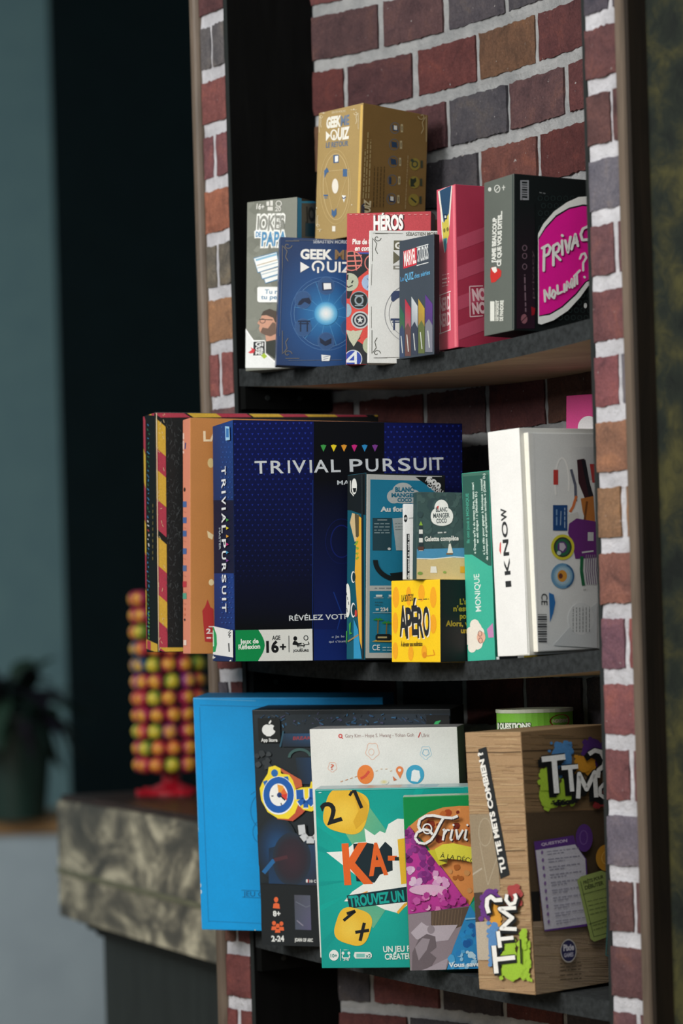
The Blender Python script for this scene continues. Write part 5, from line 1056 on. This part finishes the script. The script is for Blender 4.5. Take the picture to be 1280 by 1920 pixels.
# green tin behind the wood-patterned box
def lathe(prof, n=40):
    V, F = [], []
    for r, z in prof:
        for i in range(n): a = math.tau*i/n; V.append((r*math.cos(a), r*math.sin(a), z))
    for j in range(len(prof)-1):
        for i in range(n): F.append((j*n+i, j*n+(i+1) % n, (j+1)*n+(i+1) % n, (j+1)*n+i))
    F.append(list(range(n))[::-1]); F.append([(len(prof)-1)*n+i for i in range(n)])
    return V, F
def can():
    Z = 2.775; c = unproj(1001.5, 1328, Z); r = 71.5/FP*Z; zb = H-.3445; h = c.z-zb
    root = empty('game_tin', (c.x, Z, zb), 'green round game tin behind the wood-patterned box', 'tin', G3)
    V, F = lathe([(r*.98, 0), (r, .002), (r, h-.004), (r*1.0, h-.0035)])
    g = hx('#7cc03c'); fc = [g]*len(F); e = [.0004]
    def onlid(ang, z): return (math.sin(ang)*(r+e[0]), -math.cos(ang)*(r+e[0]), z)
    def patch(poly, col):
        e[0] += .00003
        for t in tessellate_polygon([[Vector((p[0], p[1], 0)) for p in poly]]):
            k = len(V); V.extend(onlid(*poly[i]) for i in t)
            a, b_, c_ = (poly[i] for i in t)
            F.append((k, k+1, k+2) if (b_[0]-a[0])*(c_[1]-a[1])-(c_[0]-a[0])*(b_[1]-a[1]) > 0 else (k, k+2, k+1)); fc.append(hx(col))
    def txt(s_, a0, a1, z, hz, col, bold):
        v, t, mn, mx = glyphs(s_, bold); k = (a1-a0)/(mx-mn); e[0] += .00003
        for tr in t:
            b0 = len(V); P = [(a0+(v[i][0]-mn)*k, z+v[i][1]*hz/.7) for i in tr]; V.extend(onlid(*p) for p in P)
            a, b_, c_ = P; F.append((b0, b0+1, b0+2) if (b_[0]-a[0])*(c_[1]-a[1])-(c_[0]-a[0])*(b_[1]-a[1]) > 0 else (b0, b0+2, b0+1)); fc.append(hx(col))
    def az(px): return math.asin(max(-1, min(1, (px-1001.5)/71.5)))
    zz = lambda y: h-(y-1330)/FP*Z
    txt('10 QUESTIONS', az(931.5), az(990), zz(1366.5), .0062, '#23401c', .12); txt('10 QUESTIONS', az(931), az(989), zz(1366), .0060, '#eef4e6', .05)
    patch([(az(935)+(az(988)-az(935))*i/6, zz(1370)) for i in range(7)]+[(az(988), zz(1375)), (az(935), zz(1375))], '#d4e4c0')
    patch([(az(1046)+.36*math.cos(t*math.tau/20), zz(1353)+.0068*math.sin(t*math.tau/20)) for t in range(20)], '#b02a2c')
    txt('INGRÉDIENTS', az(1029), az(1060), zz(1356), .0034, '#e8c8c0', .03)
    for q in range(10):
        a0 = math.pi*.55+q*.12; patch([(a0, .02), (a0+.06, .02), (a0+.06, h*.8), (a0, h*.8)], '#6aae30')
    new('body', V, F, M_CARD, fcols=fc, smooth=False, parent=root)
    V2, F2 = lathe([(r*1.012, h-.0038), (r*1.02, h-.0028), (r*1.02, h-.0005), (r*1.012, h), (r*.96, h), (r*.95, h-.002)])
    new('lid', V2, F2, simple('pale_tin_rim', hx('#c8d0b8'), hx('#dfe4d4'), 60, .4, .0001), smooth=False, parent=root)
can()
# ================================================================ COUNTER on the left, behind the wall
k = NT('veined_marble_laminate', .42, .4); v = k.co((1, .4, 1))
vn = k.noise(v, 10, 7, .62, .9); v2 = k.noise(v, 45, 4, .6, 1)
mx_, _ = k.mul(vn, v2, .18, 'MIX')
k.base(k.ramp(mx_, [(.36, hx('#4a4a46')), (.46, hx('#66635a')), (.52, hx('#989280')), (.59, hx('#d8d0b6'))]))
M_MARBLE = k.m
M_BASE = wood('charcoal_wood', hx('#23292a'), hx('#2f3636'), .6, (40, 40, 5))
M_MOULD = wood('dark_moulding', hx('#121617'), hx('#1a1f20'), .6)
c0 = unproj(115, 1490, 4.30); ca = Vector((.3746, -.927)); cn = Vector((.927, .3746))
root = empty('counter', (c0.x, c0.y, 0), 'marble-fronted counter with a dark base beside the brick wall', 'counter')
def cp(a, n): q = ca*a+cn*n; return (q.x, q.y)
zt = c0.z; zb = unproj(115, 1716, 4.30).z
prism('countertop', [cp(0, 0), cp(1.05, 0), cp(1.05, .5), cp(0, .5)], zt-.008, zt, wood('dark_red_countertop', hx('#2a1f1c'), hx('#45302a'), .35, (30, 8, 30)), parent=root)
prism('marble_front', [cp(.0, -.008), cp(1.05, -.008), cp(1.05, .49), cp(.0, .49)], zb, zt-.0083, M_MARBLE, parent=root)
zs = unproj(116, 1632, 4.29).z
prism('trim_strip', [cp(.0, -.011), cp(1.05, -.011), cp(1.05, -.0082), cp(.0, -.0082)], zs-.004, zs+.004, simple('pale_green_metal', hx('#6c6c58'), hx('#7e7e68'), 20, .4), parent=root)
mo = [(-.002+.03, 0), (.045, -.012), (.055, -.03), (.068, -.034)]
for i in range(3):
    prism('moulding', [cp(.004+i*.005, .020+i*.014), cp(1.05, .020+i*.014), cp(1.05, .48), cp(.004+i*.005, .48)], zb-.0115*(i+1), zb-.0115*i-.0002, M_MOULD, parent=root)
prism('base', [cp(.02, .058), cp(1.05, .058), cp(1.05, .47), cp(.02, .47)], 0.0, zb-.0347, M_BASE, parent=root)
# lollipop stand
M_RED = simple('red_plastic', hx('#a81626'), hx('#b81a2c'), 10, .3, 0, .5)
Zs = 4.22; sc_ = unproj(322, 1490, Zs); sx_ = sc_.x
root = empty('lollipop_stand', (sx_, Zs, zt+.0005), 'red plastic lollipop stand on the marble counter', 'stand')
V, F = lathe([(.044, 0), (.044, .006), (.030, .012), (.018, .018)], 32); new('base', V, F, M_RED, smooth=False, parent=root)
for a in (2.4, 3.6, 5.2):
    d_ = Vector((math.cos(a), math.sin(a))); n_ = Vector((-d_.y, d_.x)); P = [d_*.02+n_*.012, d_*.058+n_*.007, d_*.058-n_*.007, d_*.02-n_*.012]
    prism('foot', [(p.x, p.y) for p in P], 0, .010, M_RED, parent=root)
HH = .31
V, F = lathe([(.015, .0182), (.015, HH)], 24); new('column', V, F, M_RED, parent=root)
def candy(cols, seed):
    bm = bmesh.new(); bmesh.ops.create_icosphere(bm, subdivisions=3, radius=.0132); rnd = random.Random(seed)
    bm.verts.index_update(); V = []; cl = []
    ph = [rnd.uniform(0, 6) for _ in range(6)]
    for v in bm.verts:
        p = v.co.copy(); n = p.normalized(); t = n.y  # outward end of the sweet is -y
        w_ = .25*math.sin(9*n.x+ph[0])*math.sin(8*n.z+ph[1])+.12*math.sin(21*n.x+ph[2])+.1*math.sin(19*n.z+ph[3])
        kx_ = -t+w_*.5
        q = .5+.5*math.sin(7*n.x+5*n.z+ph[4]+3*w_)
        a, b_, c_ = cols
        c = a if kx_ > .74 and q > .25 else (b_ if kx_ > .66 else c_)
        p *= 1+.03*math.sin(14*math.atan2(n.z, n.x)+ph[5])*(1 if t > 0 else .25)
        V.append(p); cl.append(hx(c))
    F = [[v.index for v in f.verts] for f in bm.faces]; bm.free(); ns = len(V)
    for r_, y_ in ((.0022, .0135), (.0022, .0312)):      # the paper stick
        for i in range(8): a = i*math.tau/8; V.append(Vector((r_*math.cos(a), y_, r_*math.sin(a)))); cl.append(hx('#e0dcd2'))
    for i in range(8): F.append([ns+i, ns+8+i, ns+8+(i+1) % 8, ns+(i+1) % 8])
    me = bpy.data.meshes.new('lollipop'); me.from_pydata([tuple(p) for p in V], [], F)
    at = me.color_attributes.new('Col', 'FLOAT_COLOR', 'POINT'); buf = []
    for c in cl: buf += [*c, 1.0]
    at.data.foreach_set('color', buf); me.polygons.foreach_set('use_smooth', [True]*len(F)); me.materials.append(M_GLOSS); return me
KIND = {'pink': ('#e8b832', '#d87438', '#a82a50'), 'orange': ('#e8a034', '#d8603c', '#b83a48'), 'green': ('#e0c83a', '#b8b03a', '#6c8a34'), 'blue': ('#e0b83c', '#b07a5c', '#1f4a70'), 'violet': ('#e4b040', '#d07050', '#8c2a78')}
MESH = {k_: candy(c_, 10+i) for i, (k_, c_) in enumerate(KIND.items())}
SPEC = {'pink': 'yellow and pink', 'orange': 'orange and yellow', 'green': 'yellow and green', 'blue': 'yellow and dark blue', 'violet': 'yellow and violet'}
ORD = ['first', 'second', 'third', 'fourth', 'fifth', 'sixth', 'seventh', 'eighth', 'ninth', 'tenth', 'eleventh']
rnd = random.Random(12); RR = .0475; lolli = []
for row in range(11):
    z = zt+.0485+row*.0262; seq = []
    for j in range(12):
        a = math.tau*j/12+.14+(.05 if row % 2 else -.03)
        a += rnd.uniform(-.05, .05); x, y = sx_+RR*math.cos(a), Zs+RR*math.sin(a)
        if math.sin(a) > .35: continue
        seq.append((proj((x, y, z))[0], x, y, a))
    seq.sort()
    for n_, (px_, x, y, a) in enumerate(seq):
        py_ = proj((x, y, z))[1]
        if px_ > 395+.0286*(py_-1200)+14: continue
        if px_ > 284 and py_ < 1205: continue
        if py_ > 1290 and px_ > 378: continue
        kd = rnd.choice(['pink', 'pink', 'pink', 'orange', 'orange', 'green', 'violet'])
        if row in (6, 7) and n_ < 2: kd = 'blue' if row == 6 or n_ == 0 else 'orange'
        o = bpy.data.objects.new('lollipop', MESH[kd]); COL.objects.link(o)
        o.location = (x, y, z); o.rotation_euler = (rnd.uniform(-.06, .06), rnd.uniform(0, 6.2), 0)
        o.rotation_mode = 'XYZ'
        # stick points to the column
        rot = Matrix.Rotation(a+math.pi/2, 4, 'Z') @ Matrix.Rotation(rnd.uniform(-.08, .08), 4, 'X') @ Matrix.Rotation(rnd.uniform(0, 6.28), 4, 'Y')
        o.matrix_world = Matrix.Translation((x, y, z)) @ rot
        tag(o, f'{kd} wrapped lollipop, {ORD[n_]} from left, {ORD[row]} row from bottom of red stand', 'lollipop', 'wrapped lollipops on the red stand')
# sideboard far left with a plant
M_WHITE = simple('grey_white_paint', hx('#8f959a'), hx('#9aa0a4'), 6, .6, .0001)
Zc = 8.0; xr = (270-9-CX)/FP*Zc; zt2 = unproj(60, 1536, Zc).z; zb2 = unproj(60, 1562, Zc).z
root = empty('sideboard', (xr-.5, Zc+.25, 0), 'pale grey cabinet with a wooden top in the far left corner', 'cabinet')
prism('cabinet_body', [(-.5, -.25), (.5, -.25), (.5, .25), (-.5, .25)], 0, zb2-.0003, M_WHITE, parent=root)
prism('wooden_top', [(-.52, -.27), (.5, -.27), (.5, .26), (-.52, .26)], zb2, zt2, wood('honey_wood', hx('#6a4a2a'), hx('#8a6438'), .5, (6, 30, 30)), parent=root)
xp = (30-8-CX)/FP*Zc
root = empty('potted_plant', (xp, Zc, zt2+.0005), 'dark leafy plant in a green pot on the pale cabinet', 'potted plant')
V, F = lathe([(.08, 0), (.088, .004), (.116, .285), (.122, .29), (.122, .315), (.112, .315), (.108, .28)]); new('pot', V, F, simple('dark_green_glaze', hx('#12261f'), hx('#183028'), 8, .35, 0, .5), smooth=False, parent=root)
V, F = lathe([(.106, .270), (.1085, .284), (.03, .289)], 24); new('soil', V, F, simple('potting_soil', hx('#14110e'), hx('#221c16'), 200, .9, .003), parent=root)
rnd = random.Random(5); V, F, C_ = [], [], []
GC = ['#16281c', '#101e18', '#1c3022', '#1c1622', '#17131c', '#24382a']
for i in range(120):
    a = rnd.uniform(0, math.tau); l_ = rnd.uniform(.12, .26); el = rnd.uniform(-.5, 1.2); w_ = rnd.uniform(.024, .042)
    r0 = rnd.uniform(0, .07); p0 = Vector((r0*math.cos(a), r0*math.sin(a), .288+rnd.uniform(0, .10)))
    d_ = Vector((math.cos(a)*math.cos(el), math.sin(a)*math.cos(el), math.sin(el))); sd = d_.cross(Vector((0, 0, 1))).normalized()
    c = hx(rnd.choice(GC)); k0 = len(V)
    for j in range(7):
        t = j/6; c0_ = p0+d_*(l_*t)+Vector((0, 0, -.10*t*t)); ww = w_*math.sin(math.pi*min(1, t*.96+.04))**.8
        if j < 2: ww = .002
        c0_.z = max(c0_.z, .02 if (c0_.x**2+c0_.y**2)**.5 > .15 else .295)
        V += [c0_-sd*ww, c0_+Vector((0, 0, -.003)), c0_+sd*ww]
    for j in range(6):
        b_ = k0+3*j; F += [(b_, b_+1, b_+4, b_+3), (b_+1, b_+2, b_+5, b_+4)]; C_ += [c, c]
new('foliage', V, F, print_mat('leaf', .55), fcols=C_, parent=root)
